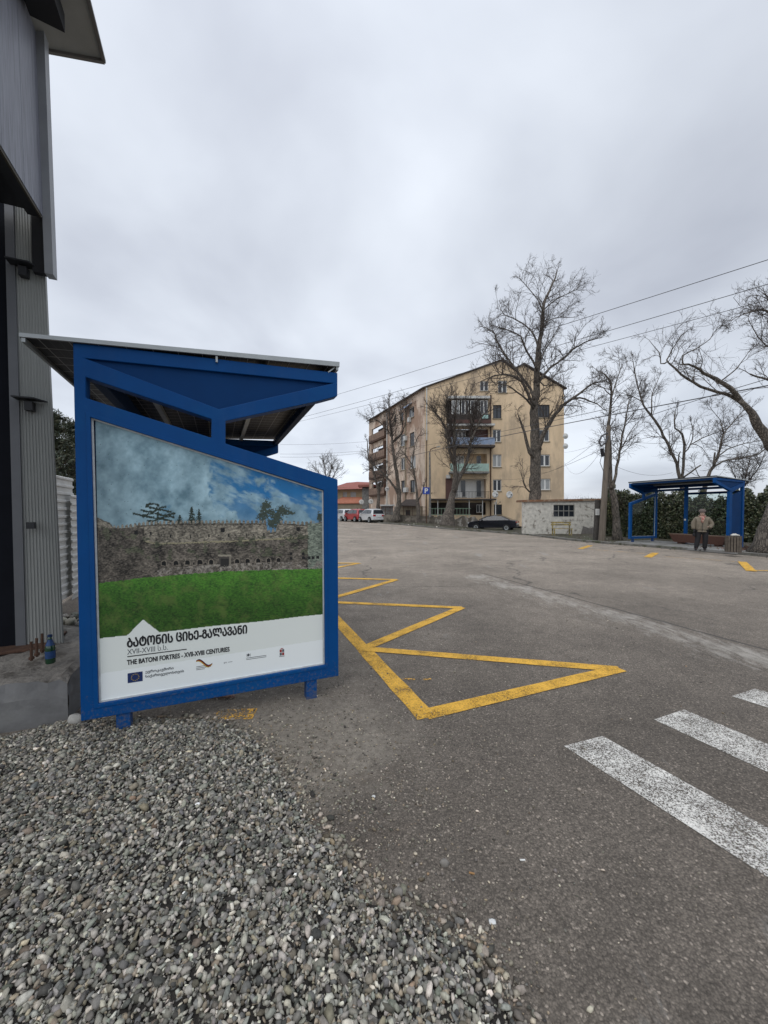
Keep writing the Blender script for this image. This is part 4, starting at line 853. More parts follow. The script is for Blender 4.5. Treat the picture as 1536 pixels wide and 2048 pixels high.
# ------------------------------------------------------------------ trees
def paths(start, dirs, lens, K, wander, up, r):
    N = len(start); P = np.zeros((N, K, 3)); P[:, 0] = start; d = dirs / np.linalg.norm(dirs, axis=1)[:, None]; curl = r.randn(N, 3) * wander * .6
    for k in range(1, K):
        d = d + r.randn(N, 3) * wander + curl + np.array([0, 0, up]); d /= np.linalg.norm(d, axis=1)[:, None]; P[:, k] = P[:, k - 1] + d * (lens / (K - 1))[:, None]
    return P
def tubes(P, Rd, sides):
    N, K, _ = P.shape; T = np.gradient(P, axis=1); T /= np.linalg.norm(T, axis=2, keepdims=True) + 1e-9
    ref = np.where(np.abs(T[:, K // 2, 2:3]) < .8, np.array([[0, 0, 1.]]), np.array([[0, 1., 0]]))[:, None, :]
    x = np.cross(T, ref); x /= np.linalg.norm(x, axis=2, keepdims=True) + 1e-9; y = np.cross(T, x)
    a = np.arange(sides) * 2 * np.pi / sides
    V = P[:, :, None] + (x[:, :, None] * np.cos(a)[None, None, :, None] + y[:, :, None] * np.sin(a)[None, None, :, None]) * Rd[:, :, None, None]
    idx = np.arange(N * K * sides).reshape(N, K, sides); nx_ = np.roll(idx, -1, axis=2)
    f = np.stack([idx[:, :-1], nx_[:, :-1], nx_[:, 1:], idx[:, 1:]], -1).reshape(-1, 4); return V.reshape(-1, 3), f
def join(parts):
    vs, fs, o = [], [], 0
    for v, f in parts: vs.append(v); fs.append(f + o); o += len(v)
    return np.concatenate(vs), np.concatenate(fs)
def spawn(P, Rd, n, tmin, ang, lr, L_, r, rr=.55, tmax=1.0):
    """n children per path"""
    N, K, _ = P.shape; i = np.repeat(np.arange(N), n); t = r.uniform(tmin, tmax, N * n) * (K - 1.001); k = t.astype(int); f = (t - k)[:, None]
    s = P[i, k] * (1 - f) + P[i, k + 1] * f; T = P[i, k + 1] - P[i, k]; T /= np.linalg.norm(T, axis=1)[:, None] + 1e-9; rad = Rd[i, k] * (1 - f[:, 0]) + Rd[i, k + 1] * f[:, 0]
    q = r.randn(N * n, 3); q -= (q * T).sum(1)[:, None] * T; q /= np.linalg.norm(q, axis=1)[:, None]; a = r.normal(ang, .25, N * n)[:, None]
    d = T * np.cos(a) + q * np.sin(a); ln = L_[i] * lr * r.uniform(.55, 1.28, N * n) * (1.15 - .55 * t / (K - 1)); return s, d, ln, rad * rr
def smooth_poly(pts, rads, step):
    P = [Vector(p) for p in pts]; o, ro = [], []
    for i in range(len(P) - 1):
        p0 = P[max(i - 1, 0)]; p1 = P[i]; p2 = P[i + 1]; p3 = P[min(i + 2, len(P) - 1)]; n = max(2, int((p2 - p1).length / step))
        for k in range(n):
            t = k / n; o.append(.5 * ((2 * p1) + (p2 - p0) * t + (2 * p0 - 5 * p1 + 4 * p2 - p3) * t * t + (3 * p1 - p0 - 3 * p2 + p3) * t ** 3)); ro.append(rads[i] * (1 - t) + rads[i + 1] * t)
    o.append(P[-1]); ro.append(rads[-1]); return o, ro
def bare_tree(name, label, Y, limbs, seed, dens=1.0, tw=.012, l1=2.2, up=.05, group='bare trees along the far side of the road', reach=1.0, base_z=None, parts3=True, rmin=None, cat='tree'):
    """limbs: (pixel points, first width px, last width px, depth drift, branch share); widths are diameters in photo pixels"""
    r = np.random.RandomState(seed); rdm = random.Random(seed); trunk = MB(); crown = []; allP = []
    root_px = limbs[0][0][0]; root = D(root_px[0], root_px[1], Y)
    t = thing(name, label, cat, root, 0, group)
    for li_, (px, w0, w1, dr, share) in enumerate(limbs):
        n = len(px); pts = []; rad = []
        for i, (x, y) in enumerate(px):
            f_ = i / (n - 1); yy = Y + dr * f_ ** 1.0; pts.append(D(x, y, yy)); rad.append((w0 * (1 - f_) + w1 * f_ * .8) / 2 / F * Y * ((.92 - .22 * min(1, f_ * 1.6)) if li_ == 0 else .72))
        if li_ == 0: pts[0] = pts[0] - Vector((0, 0, .15)); rad[0] *= 1.35
        o, ro = smooth_poly(pts, rad, .35); 
        o = [p + Vector((rdm.gauss(0, .012), rdm.gauss(0, .012), rdm.gauss(0, .01))) * (1 + 3 * rr_) if 0 < i < len(o) - 1 else p for i, (p, rr_) in enumerate(zip(o, ro))]
        ro = [q * rdm.uniform(.93, 1.08) for q in ro]
        trunk.tube(o, ro, 10 if ro[0] > .1 else 7)
        if share > 0:
            A = np.array([list(p) for p in o]); Rr = np.array(ro); seg = np.linalg.norm(np.diff(A, axis=0), axis=1).sum()
            # resample to 14 points
            cs = np.r_[0, np.cumsum(np.linalg.norm(np.diff(A, axis=0), axis=1))]; tt_ = np.linspace(0, cs[-1], 14)
            A = np.stack([np.interp(tt_, cs, A[:, k]) for k in range(3)], 1); Rr = np.interp(tt_, cs, Rr)
            nb_ = max(2, int(seg * 3.0 * share * dens)); s, d, ln, rd = spawn(A[None], Rr[None], nb_, .18 if li_ else .45, .85, 1, np.array([l1]), r, .5)
            ln = np.minimum(ln, l1 * 1.2); rd = np.clip(rd, tw * .95, tw * 1.9); d[:, 2] += .25
            # a leader at the limb's tip
            tip = A[-1] - A[-2]; s = np.r_[s, A[-1:]]; d = np.r_[d, tip[None]]; ln = np.r_[ln, l1 * .35]; rd = np.r_[rd, min(Rr[-1], tw * 2)]
            P1 = paths(s, d, ln, 7, .16, up, r); R1 = rd[:, None] * np.linspace(1, .45, 7)[None]; crown.append(tubes(P1, R1, 4))
            s, d, l2, rd = spawn(P1, R1, int(7 * min(1.3, dens) + .5), .12, .8, .52, ln, r, .65); rd = np.clip(rd, tw * .6, tw); P2 = paths(s, d, l2, 5, .17, up * 1.2, r); R2 = rd[:, None] * np.linspace(1, .5, 5)[None]; crown.append(tubes(P2, R2, 3))
            s, d, l3, rd = spawn(P2, R2, 6, .12, .75, .55, l2, r, .75); rd = np.clip(rd, tw * .42, tw * .7); P3 = paths(s, d, l3, 4, .16, up * 1.5, r); R3_ = rd[:, None] * np.linspace(1, .55, 4)[None]; crown.append(tubes(P3, R3_, 3))
    trunk.build('trunk', M_bark, t, world=True, smooth=True, recalc=False)
    if crown:
        v, f = join(crown); npmesh('crown', v, f, M_twig, parent=t)
    return t
bare_tree('bare_tree', 'tallest bare tree, in front of the ochre block between the dark car and bench', 28, [
 ([(1068, 1067), (1070, 1040), (1070, 998), (1071, 939), (1071, 881), (1068, 816), (1073, 778), (1074, 734), (1078.6, 690), (1084.5, 646), (1087, 611), (1099, 582), (1110, 556), (1115, 540)], 31, 2.2, .5, .55),
 ([(1078, 900), (1081, 884), (1093, 857), (1111, 828), (1134, 804.5), (1160.6, 787), (1181, 769), (1199, 763)], 15, 2.5, -1.5, .9),
 ([(1146, 798), (1160, 796), (1178, 801.6), (1195, 808), (1207, 819)], 6, 2, -2, .7),
 ([(1074, 772), (1082, 757), (1099, 737), (1122.5, 719.6), (1149, 696), (1178, 681.5), (1201, 675.7)], 9, 2, 1.5, 1),
 ([(1068, 812), (1059.6, 796), (1043.5, 763.5), (1017, 750), (988, 752), (960, 764)], 10, 2, -2, .9),
 ([(1069, 800), (1061, 778), (1031.8, 740), (1011, 711), (996.6, 687), (985, 662), (968, 655)], 9, 2, 1, 1),
 ([(1074, 740), (1066, 722), (1052, 702), (1040.5, 672.8), (1017, 661), (998, 655)], 7, 2, -1, 1),
 ([(1077, 700), (1075, 687), (1061, 661), (1034.7, 640.6), (1008, 629), (999, 612)], 6, 1.6, 1.2, 1),
 ([(1086, 630), (1084.5, 617), (1075.7, 599.6), (1058, 579), (1043.5, 561.5)], 4.5, 1.5, -.5, 1),
 ([(1087, 625), (1090, 617), (1111, 599.6), (1134, 588), (1152, 579)], 4.5, 1.5, .8, 1),
 ([(1084, 655), (1092, 644), (1117, 634.7), (1146, 634.7)], 4, 1.5, -1, 1),
 ([(1070, 915), (1059.6, 904), (1049, 866), (1040.6, 842.6), (1036, 828)], 12, 3, -.8, .12),
 ([(1067, 818), (1058, 805), (1040, 788), (1017, 772), (988, 765)], 7, 2, -2.4, .8),
 ([(1062, 985), (1052, 976), (1046, 958), (1038, 938)], 5, 1.2, -.6, .5),
 ([(1080, 760), (1078, 740), (1084, 712), (1096, 690), (1110, 668)], 5, 1.5, -1.2, .9),
 ([(1082, 765), (1094, 772), (1108, 752), (1126, 744)], 4, 1.5, -1, .6)], 101, 1.0, .015, 2.3)
bare_tree('bare_tree', 'pollarded bare tree with forked trunk standing before the balconies', 37, [
 ([(893, 1052), (898, 1025), (903, 998), (910, 972)], 30, 17, 0, 0),
 ([(908, 985), (911, 950), (908.8, 908), (908.8, 846), (913, 800)], 16, 4, -.5, .9),
 ([(908, 985), (918, 955), (927.5, 939.6), (940, 898), (944, 856), (952.5, 816.7)], 14, 4, .5, 1),
 ([(910, 935), (900, 904), (890, 856), (871, 825), (858, 812)], 8, 3, -1, 1),
 ([(909, 870), (898, 838), (893, 808), (898, 780)], 6, 2, -.6, 1),
 ([(943, 880), (955, 850), (968, 828), (985, 820)], 6, 2, -.4, 1),
 ([(945, 850), (935, 820), (930, 792)], 5, 2, 0, 1)], 102, 1.2, .017, 2.4, up=.10)
bare_tree('bare_tree', 'leaning bare tree with mossy knot before the pink side wall', 41, [
 ([(791, 1041), (795, 1018), (798, 1002), (796, 963), (788, 914.6), (784, 879), (778.6, 826.7), (778.6, 799)], 16, 3, 0, .8),
 ([(797, 990), (792, 980), (774.7, 955.6), (749, 932), (737.6, 920), (735, 885)], 8, 3, -1, .8),
 ([(785, 885), (806, 862), (802, 830.6), (808, 808)], 6, 2, 0, .9),
 ([(785, 890), (784, 873.6), (769, 854), (755, 840), (742, 838)], 5, 2, -.5, .9)], 103, 1.0, .018, 2.6)
bare_tree('bare_tree', 'thin crooked bare tree with broken top beside the parking sign', 39.5, [
 ([(838, 1048), (836, 1020), (835, 1002.5), (831, 963), (825.5, 934), (813.7, 914.6), (798, 895)], 9, 2, 0, .5),
 ([(827, 940), (825.5, 924), (831, 885), (841, 866)], 4, 1.5, 0, .7), ([(836, 1000), (845, 985), (849, 968)], 5, 3, 0, .1)], 104, .8, .016, 1.8)
bare_tree('bare_tree', 'dark vine covered tree at left corner of the block behind the white hatchback', 46, [
 ([(756, 1040), (756, 1012), (757, 983), (747, 944), (743, 915)], 12, 4, 0, 1.3), ([(757, 990), (764, 965), (770, 945)], 6, 2, 0, 1.3)], 105, .7, .014, 1.8)
bare_tree('bare_tree', 'distant wide bare tree rising above the red roofs at left', 62, [
 ([(658, 1020), (656, 990), (652, 960), (650, 940), (648, 922)], 6, 2, 0, 1.2), ([(655, 975), (640, 950), (632, 935)], 4, 1.5, 0, 1.1), ([(655, 975), (668, 950), (677, 932)], 4, 1.5, 0, 1.1), ([(653, 962), (662, 940), (664, 918)], 3, 1.5, 0, 1.1)], 106, .8, .015, 3.0, up=.09)
bare_tree('bare_tree', 'slender forked bare tree just right of the wooden utility pole', 20.6, [
 ([(1236, 1082), (1233, 1050), (1228, 998), (1220.6, 968.5), (1219, 910), (1217.7, 851), (1222, 807), (1222, 769), (1210, 749), (1196, 743)], 17, 2.2, .4, .75),
 ([(1222, 978), (1229, 960), (1236.5, 920), (1244.7, 871.5), (1252.8, 833.6), (1258, 800)], 9, 2.5, -.3, .8),
 ([(1241, 900), (1250, 885), (1262, 862), (1277, 844)], 3.5, 1.5, -.8, .8), ([(1222, 800), (1230, 770), (1240, 740), (1238, 715)], 4, 1.5, .3, 1), ([(1221, 790), (1206, 775), (1188, 768)], 3, 1.4, -.3, .9)], 107, 1.1, .010, 1.6)
bare_tree('bare_tree', 'bare tree with snapped stub limbs rising behind middle of the far shelter', 23.6, [
 ([(1368, 1050), (1366, 1000), (1361, 960)], 14, 11, 0, 0),
 ([(1361, 970), (1352.8, 926.7), (1332.6, 881.8), (1310, 841), (1287.7, 812), (1279.8, 789.7), (1269.7, 747), (1266, 722)], 9, 2.4, .3, .9),
 ([(1363, 968), (1368.5, 904), (1365, 868), (1350.5, 857), (1350.5, 823)], 8, 3, -.2, .3),
 ([(1364, 958), (1380, 945), (1402, 930)], 5, 4, -.6, 0), ([(1356, 935), (1358, 915), (1361, 903)], 4, 3, -.4, 0),
 ([(1368, 906), (1382, 888), (1386, 870), (1383, 848)], 3.5, 2.5, 0, .3), ([(1383, 888), (1403, 895), (1420, 920)], 2, 1.2, 0, .5),
 ([(1303, 830), (1304, 790), (1318, 755)], 4, 1.5, 0, .9), ([(1285, 803), (1262, 792), (1240, 785)], 3, 1.5, 0, .9), ([(1380, 890), (1405, 876), (1440, 862), (1475, 848)], 3, 1.5, .5, .9)], 108, 1.1, .010, 1.6)
bare_tree('bare_tree', 'spreading bare tree behind right end of the far shelter', 22.6, [
 ([(1405, 1050), (1408, 985), (1415.6, 956), (1427, 931), (1433.6, 915.5), (1447, 868), (1460.6, 850), (1487, 821)], 11, 2, .3, .9),
 ([(1424, 938), (1440, 926), (1456, 920), (1514, 910), (1536, 891), (1560, 880)], 5, 3, -.5, .8),
 ([(1433, 916), (1456, 898), (1494, 886), (1528, 880)], 4, 1.5, .5, .8), ([(1428, 932), (1428, 918), (1430, 905)], 7, 5, 0, 0), ([(1412, 965), (1396, 950), (1388, 925)], 3.5, 1.2, 0, .8), ([(1448, 868), (1440, 840), (1420, 815)], 3, 1.2, 0, 1)], 109, 1.15, .010, 1.6)
bare_tree('bare_tree', 'thick leaning tree at right edge with long dark limbs reaching left', 14.2, [
 ([(1548, 1108), (1554, 1060), (1568, 1010), (1580, 960), (1576, 925), (1556, 898), (1536, 879.5), (1516.7, 850), (1503, 826), (1481, 801)], 70, 13, -.3, .0),
 ([(1484, 806), (1460.6, 776), (1433.6, 760.5), (1406.7, 747), (1391, 733.5), (1364, 729)], 13, 5, -.8, .5),
 ([(1484, 806), (1462, 792), (1438, 785), (1402, 774), (1388.7, 765), (1361.8, 749), (1339.3, 729), (1334.8, 720), (1343.8, 699.9), (1362, 672)], 10, 2.5, .8, .75),
 ([(1389, 766), (1384, 758), (1389, 752)], 4, 3, 0, 0), ([(1366, 730), (1366, 712), (1392, 698), (1420, 678), (1435, 655)], 4, 1.5, 0, 1), ([(1336, 722), (1322, 728), (1318, 705), (1298, 680)], 4, 1.5, 0, 1.0),
 ([(1440, 764), (1465, 745), (1478, 730), (1500, 700)], 4, 1.5, -.6, 1), ([(1572, 930), (1590, 850), (1600, 780), (1590, 700), (1560, 650)], 22, 8, -.5, .3),
 ([(1585, 690), (1560, 650), (1536, 622), (1512, 620), (1488, 628), (1470, 636)], 7, 2, -.4, 1.3), ([(1595, 740), (1560, 700), (1530, 690), (1497, 640)], 6, 2, .6, 1.2), ([(1600, 800), (1560, 768), (1528, 757), (1500, 748)], 9, 5, .3, .6), ([(1598, 770), (1560, 660), (1540, 600), (1524, 585)], 7, 2, .3, 1.2)], 110, 1.0, .008, 1.5)
bare_tree('bare_tree', 'low twiggy bare tree at right behind hedge top', 24, [
 ([(1480, 1040), (1484, 985), (1492, 950), (1500, 915)], 5, 2, 0, 1.2), ([(1486, 975), (1515, 940), (1530, 905)], 4, 1.5, 0, 1.2), ([(1486, 975), (1468, 950), (1462, 930)], 3, 1.2, 0, 1.2)], 111, 1.2, .011, 1.5)

# ------------------------------------------------------------------ leafy masses
def leaves(P, size, r, aspect=.6, nrm_bias=None):
    N = len(P); a = r.randn(N, 3); a /= np.linalg.norm(a, axis=1)[:, None]; b = r.randn(N, 3); b -= (a * b).sum(1)[:, None] * a; b /= np.linalg.norm(b, axis=1)[:, None]
    s = size * r.uniform(.6, 1.3, N)[:, None]; q = P[:, None] + np.stack([-a * s, b * s * aspect, a * s, -b * s * aspect], 1)
    return q.reshape(-1, 3), np.arange(N * 4).reshape(N, 4)
def leaf_cols(N, pal, r, var=.3):
    pal = np.array(pal); return np.repeat(np.clip(pal[r.randint(0, len(pal), N)] * r.uniform(1 - var, 1 + var, (N, 1)), 0, 1), 4, axis=0)
M_leaf = attr_mat('leaf', .55, spec=.45)
hd = thing('hedge', 'long dark ivy covered hedge behind the far shelter and utility pole', 'hedge', (17.5, 22, VH))
r = np.random.RandomState(21); hN = 62000
hp0, hp1 = D(1203, 1070, 24.0), D(1640, 1090, 17.2); hp0.z = hp1.z = 0
tq = r.rand(hN); base = np.array(hp0[:2])[None] * (1 - tq[:, None]) + np.array(hp1[:2])[None] * tq[:, None]
hn = np.array([-(hp1 - hp0).y, (hp1 - hp0).x]); hn /= np.linalg.norm(hn)
hmax = 2.48 + .12 * np.sin(tq * 21) + .95 * (fbm(tq * 40, tq * 0 + 3, 1.0, 9) - .5) * 2 + .9 * np.clip(.16 - tq, 0, 1) * 3 
zz2 = r.rand(hN) ** .8 * hmax; depth = np.abs(r.randn(hN)) * .28 + .35 * (fbm(tq * 60, zz2 * 2, 1.0, 12, 4) - .5); depth = np.where(zz2 > hmax - .4, depth + r.rand(hN) * 1.2, depth)
Pp = np.c_[base + hn[None] * (depth[:, None]), zz2 + .05]
if hn[1] < 0: Pp[:, :2] = base - hn[None] * depth[:, None]
v, f = leaves(Pp, .055, r, .75); npmesh('foliage', v, f, M_leaf, parent=hd, col=leaf_cols(hN, [(.04, .055, .026), (.055, .075, .035), (.025, .036, .02), (.09, .10, .05), (.065, .062, .038), (.13, .13, .07)], r))
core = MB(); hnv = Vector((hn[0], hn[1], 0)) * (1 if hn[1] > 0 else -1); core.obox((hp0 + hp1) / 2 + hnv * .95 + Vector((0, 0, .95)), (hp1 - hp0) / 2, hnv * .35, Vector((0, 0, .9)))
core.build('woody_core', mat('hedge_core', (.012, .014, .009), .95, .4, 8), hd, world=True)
def bush(name, label, c, rx, ry, rz, N, size, pal, seed, cat='bush', group=None, bare=False):
    r = np.random.RandomState(seed); t = thing(name, label, cat, (c[0], c[1], c[2]), 0, group); q = r.randn(N, 3); q /= np.linalg.norm(q, axis=1)[:, None]; rad = r.rand(N) ** .45
    lob = 1 + .25 * np.sin(q[:, 0] * 5 + seed) * np.cos(q[:, 2] * 6 + seed * 2)
    P = np.array(c)[None] + q * (rad * lob)[:, None] * np.array([rx, ry, rz])[None] + np.array([0, 0, rz * .9])[None]; P[:, 2] = np.maximum(P[:, 2], c[2] + .02)
    v, f = leaves(P, size, r); npmesh('foliage', v, f, M_leaf, parent=t, col=leaf_cols(N, pal, r))
    s = np.repeat(np.array([[c[0], c[1], c[2]]]), 60, 0) + r.randn(60, 3) * [rx * .3, ry * .3, 0]; d = r.randn(60, 3) * .5; d[:, 2] = 1.2
    P1 = paths(s, d, np.full(60, rz * 2.0), 6, .14, 0, r); R1 = np.tile(np.linspace(.02, .008, 6), (60, 1)); s, d, l_, rd = spawn(P1, R1, 5, .3, .6, .5, np.full(60, rz * 1.5), r); P2 = paths(s, d, l_, 4, .15, 0, r)
    v, f = join([tubes(P1, R1, 3), tubes(P2, rd[:, None] * np.linspace(1, .6, 4)[None], 3)]); npmesh('stems', v, f, M_twig, parent=t); return t
yel = [(.16, .17, .05), (.11, .13, .045), (.20, .19, .07), (.08, .09, .035)]
dkg = [(.035, .045, .02), (.05, .06, .03), (.02, .03, .015)]
c = D(1172, 1008, 33); bush('leafy_bush', 'yellow green budding bush showing above the small white outbuilding', (c.x, c.y, .6), 1.7, 1.0, 1.15, 2600, .07, yel, 31)
c = D(1226, 1000, 23.5); bush('leafy_bush', 'yellowish ivy clump beside the slender tree left of the far shelter', (c.x + .6, c.y + .3, 1.1), 1.2, .6, .9, 3000, .055, [(.09, .10, .03), (.06, .07, .028), (.13, .125, .05)], 32)
c = D(1140, 1008, 48); bush('thicket', 'brown twiggy thicket behind the outbuilding right of the block', (c.x, c.y, 0), 4.5, 2, 1.7, 900, .06, [(.07, .06, .04), (.05, .045, .03)], 33)
c = D(1290, 1000, 42); bush('thicket', 'distant scrub seen above the hedge left of the far shelter', (c.x, c.y, 0), 8, 2, 1.4, 3000, .09, dkg, 34)
c = D(1500, 1000, 30); bush('thicket', 'scrub behind the hedge near the right edge', (c.x, c.y, 0), 5, 2, 1.5, 2600, .07, dkg, 35)
c = D(720, 1030, 62); bush('leafy_bush', 'dark green shrubs below the red roofed house behind parked cars', (c.x, c.y, .3), 5.5, 1.5, .85, 3500, .09, [(.05, .05, .03), (.07, .06, .04), (.03, .045, .02)], 36)
# conifers at left
def conifer(label, px, base_y, top_y, Y, wid, N, seed):
    r = np.random.RandomState(seed); b = D(px, base_y, Y); tp = D(px, top_y, Y); t = thing('conifer', label, 'tree', (b.x, b.y, 0), 0, 'conifers behind the white fence'); H_ = tp.z
    tr = MB(); tr.tube([(b.x, b.y, 0), (b.x, b.y, H_ * .5), (b.x + .1, b.y, H_ - .3)], [.22, .14, .02], 8); tr.build('trunk', M_bark, t, world=True)
    nb_ = 170; h = r.uniform(.15, .99, nb_) * H_; a = r.rand(nb_) * 2 * np.pi; ln = wid * (1.06 - h / H_) ** .75 * r.uniform(.55, 1.15, nb_)
    s = np.c_[np.full(nb_, b.x), np.full(nb_, b.y), h]; d = np.c_[np.cos(a), np.sin(a), r.uniform(-.15, .25, nb_)]; P1 = paths(s, d, ln, 7, .06, .03, r)
    R1 = np.tile(np.linspace(.035, .01, 7), (nb_, 1)); n_ = N; i = r.randint(0, nb_, n_); k = r.uniform(.15, 6, n_); k0 = np.minimum(k.astype(int), 5); f_ = (k - k0)[:, None]
    P = P1[i, k0] * (1 - f_) + P1[i, k0 + 1] * f_ + r.randn(n_, 3) * [.16, .16, .07]
    v, f = leaves(P, .11, r, .22); cr = npmesh('crown', v, f, M_leaf, parent=t, col=leaf_cols(n_, [(.035, .05, .028), (.022, .034, .02), (.05, .062, .035), (.06, .06, .03)], r))
    v, f = tubes(P1, R1, 3); npmesh('boughs', v, f, M_twig, parent=t)
conifer('tall dark conifer seen between the column and the shelter frame', 112, 1100, 822, 19, 2.6, 15000, 41)
conifer('shorter dark conifer close against the shelter frame at left', 150, 1100, 842, 21, 2.3, 12000, 42)
# ------------------------------------------------------------------ apartment block
YB = 45.6
M_ochre = mat('ochre_render', (0.60, 0.46, 0.305), .9, .20, .5, bump=.2, bscale=8, col2=(0.43, 0.335, 0.235), thr=.54, stretch=(1, 1, .35))
M_pink = mat('weathered_pink_render', (0.56, 0.455, 0.365), .9, .22, .9, bump=.3, bscale=8, col2=(0.33, 0.225, 0.165), thr=.50, stretch=(1, 1, .5))
M_roofd = mat('roof_sheet', (0.045, 0.035, 0.03), .7, .2, 3)
M_sill = mat('sill_render', (0.28, 0.235, 0.17), .9, .1, 3)
M_curt = mat('net_curtain', (0.30, 0.31, 0.31), .6, .35, 5, stretch=(8, 8, .2))
M_bluer = mat('balcony_blue', (0.20, 0.26, 0.37), .7, .2, 3, col2=(.28, .31, .36)); M_mint = mat('balcony_mint', (0.30, 0.42, 0.37), .7, .15, 3)
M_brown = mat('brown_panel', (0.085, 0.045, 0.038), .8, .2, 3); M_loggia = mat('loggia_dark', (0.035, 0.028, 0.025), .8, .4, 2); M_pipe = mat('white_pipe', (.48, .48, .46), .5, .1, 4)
bld = thing('apartment_building', 'four storey ochre apartment block with gabled end, balconies and weathered side wall', 'building', D(990, 1056, YB))
def gp(px, py, d=0.0): p = D(px, py, YB); return Vector((p.x, YB + d, p.z))
def rect(x0, y0, x1, y1): return [(x0, y0), (x1, y0), (x1, y1), (x0, y1)]
wins = [((960, 762, 977, 782), 1), ((996, 761, 1014, 786), 1), ((986, 810, 1003, 837), 2), ((985.5, 859, 1002, 884), 0), ((985.5, 909, 1003, 934), 3), ((986, 959, 1003, 982), 0), ((988, 1009, 1004, 1029), 2),
        ((1075.5, 809.5, 1099.5, 835), 2), ((1078, 859, 1099, 883), 0), ((1079, 909, 1100, 932.5), 0), ((1080, 957.5, 1101, 980), 3)]
log = [(895, 800, 976, 842), (893, 858, 977, 882), (899, 908, 974, 932), (892, 958, 972, 996), (862, 1005, 972, 1030)]
holes = [rect(*w_) for w_, _ in wins] + [rect(*l_) for l_ in log]
gable = [(850, 775.5), (1003, 722), (1031, 743), (1031, 738), (1046, 730), (1128, 778), (1128, 1060), (850, 1060)]
mb = MB(); mb.prism(gable, holes, lambda a, b, d: tuple(gp(a, b, d)), 0, .28); mb.build('gable_wall', M_ochre, bld, world=True)
def window(x0, y0, x1, y1, kind, pt, parent, mull=2):
    """frame, mullions and pane in the plane pt(px, py, depth)"""
    fr = MB(); w_ = (x1 - x0) * .09; mid_ = [x0 + (x1 - x0) * k / mull for k in range(1, mull)]
    outer = rect(x0, y0, x1, y1); inner = []; xs = [x0] + mid_ + [x1]
    for a, b in zip(xs, xs[1:]): inner.append(rect(a + w_ * .8, y0 + w_, b - w_ * .8, y1 - w_))
    fr.prism(outer, inner, lambda a, b, d: tuple(pt(a, b, d)), .10, .16)
    o = fr.build('window', M_dark if kind == 2 else M_white, parent, world=True)
    pa = MB(); pa.prism(rect(x0 + w_ * .5, y0 + w_ * .5, x1 - w_ * .5, y1 - w_ * .5), [], lambda a, b, d: tuple(pt(a, b, d)), .125, .14); pa.build('pane', M_curt if kind == 3 else M_glassdark, o, world=True)
    si = MB(); si.prism([(x0 - 1, y1), (x1 + 1, y1), (x1 + 1, y1 + 1.3), (x0 - 1, y1 + 1.3)], [], lambda a, b, d: tuple(pt(a, b, d)), -.10, .10); si.build('sill', M_sill, o, world=True)
for (x0, y0, x1, y1), kd in wins: window(x0, y0, x1, y1, kd, gp, bld, 4 if (x0 == 1075.5) else 2)
# back faces of the loggias and what stands in them
def slab(px0, py0, px1, py1, d0, d1, name, m, parent=None, bev=0):
    b_ = MB(); b_.prism(rect(px0, py0, px1, py1), [], lambda a, b, d: tuple(gp(a, b, d)), d0, d1); return b_.build(name, m, parent or bld, world=True, bevel=bev)
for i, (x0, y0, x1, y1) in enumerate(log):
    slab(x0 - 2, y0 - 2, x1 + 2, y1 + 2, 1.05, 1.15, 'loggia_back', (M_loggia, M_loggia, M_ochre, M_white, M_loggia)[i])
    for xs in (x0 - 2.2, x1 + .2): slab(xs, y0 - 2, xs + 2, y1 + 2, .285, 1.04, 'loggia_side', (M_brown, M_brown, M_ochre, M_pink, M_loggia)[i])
# level 4 (top): glazed loggia with white fascia
slab(895, 795, 977, 800, -.7, .0, 'balcony_roof', M_pipe); b4 = slab(895, 832, 977, 843, -.9, -.84, 'balcony_panel', M_loggia); slab(894, 843, 978, 850, -.95, -.003, 'balcony_floor', M_brown)
for x0, x1 in ((902, 918), (921, 936), (939, 955), (958, 973)): window(x0, 803, x1, 831, 0 if x0 != 902 else 3, lambda a, b, d: gp(a, b, d - .55), bld, 2)
slab(960, 834, 972, 841, -.96, -.91, 'laundry', mat('laundry', (.30, .45, .42), .8, .2, 3))
slab(893, 850, 986, 854, -.85, -.003, 'balcony_roof', M_pipe)
# level 3: blue rail
for a, b in ((897, 985), ): b3 = slab(a, 878, b, 892, -1.0, -.95, 'balcony_panel', M_bluer); slab(a - .5, 893, b + .5, 897, -1.02, -.003, 'balcony_floor', M_roofd)
window(912, 859, 935, 880, 0, lambda a, b, d: gp(a, b, d + .8), bld, 3); slab(940, 858, 977, 880, .3, .36, 'rusty_screen', M_brown); slab(893, 856, 908, 880, .3, .36, 'rusty_screen', M_brown)
# level 2: mint rail
slab(898, 929, 974, 944, -.9, -.85, 'balcony_panel', M_mint); slab(897, 944.5, 975, 948, -.92, -.003, 'balcony_floor', M_concrete)
window(914, 909, 931, 931, 3, lambda a, b, d: gp(a, b, d + .8), bld, 3); window(957, 909, 966, 944, 0, lambda a, b, d: gp(a, b, d + .8), bld, 1)
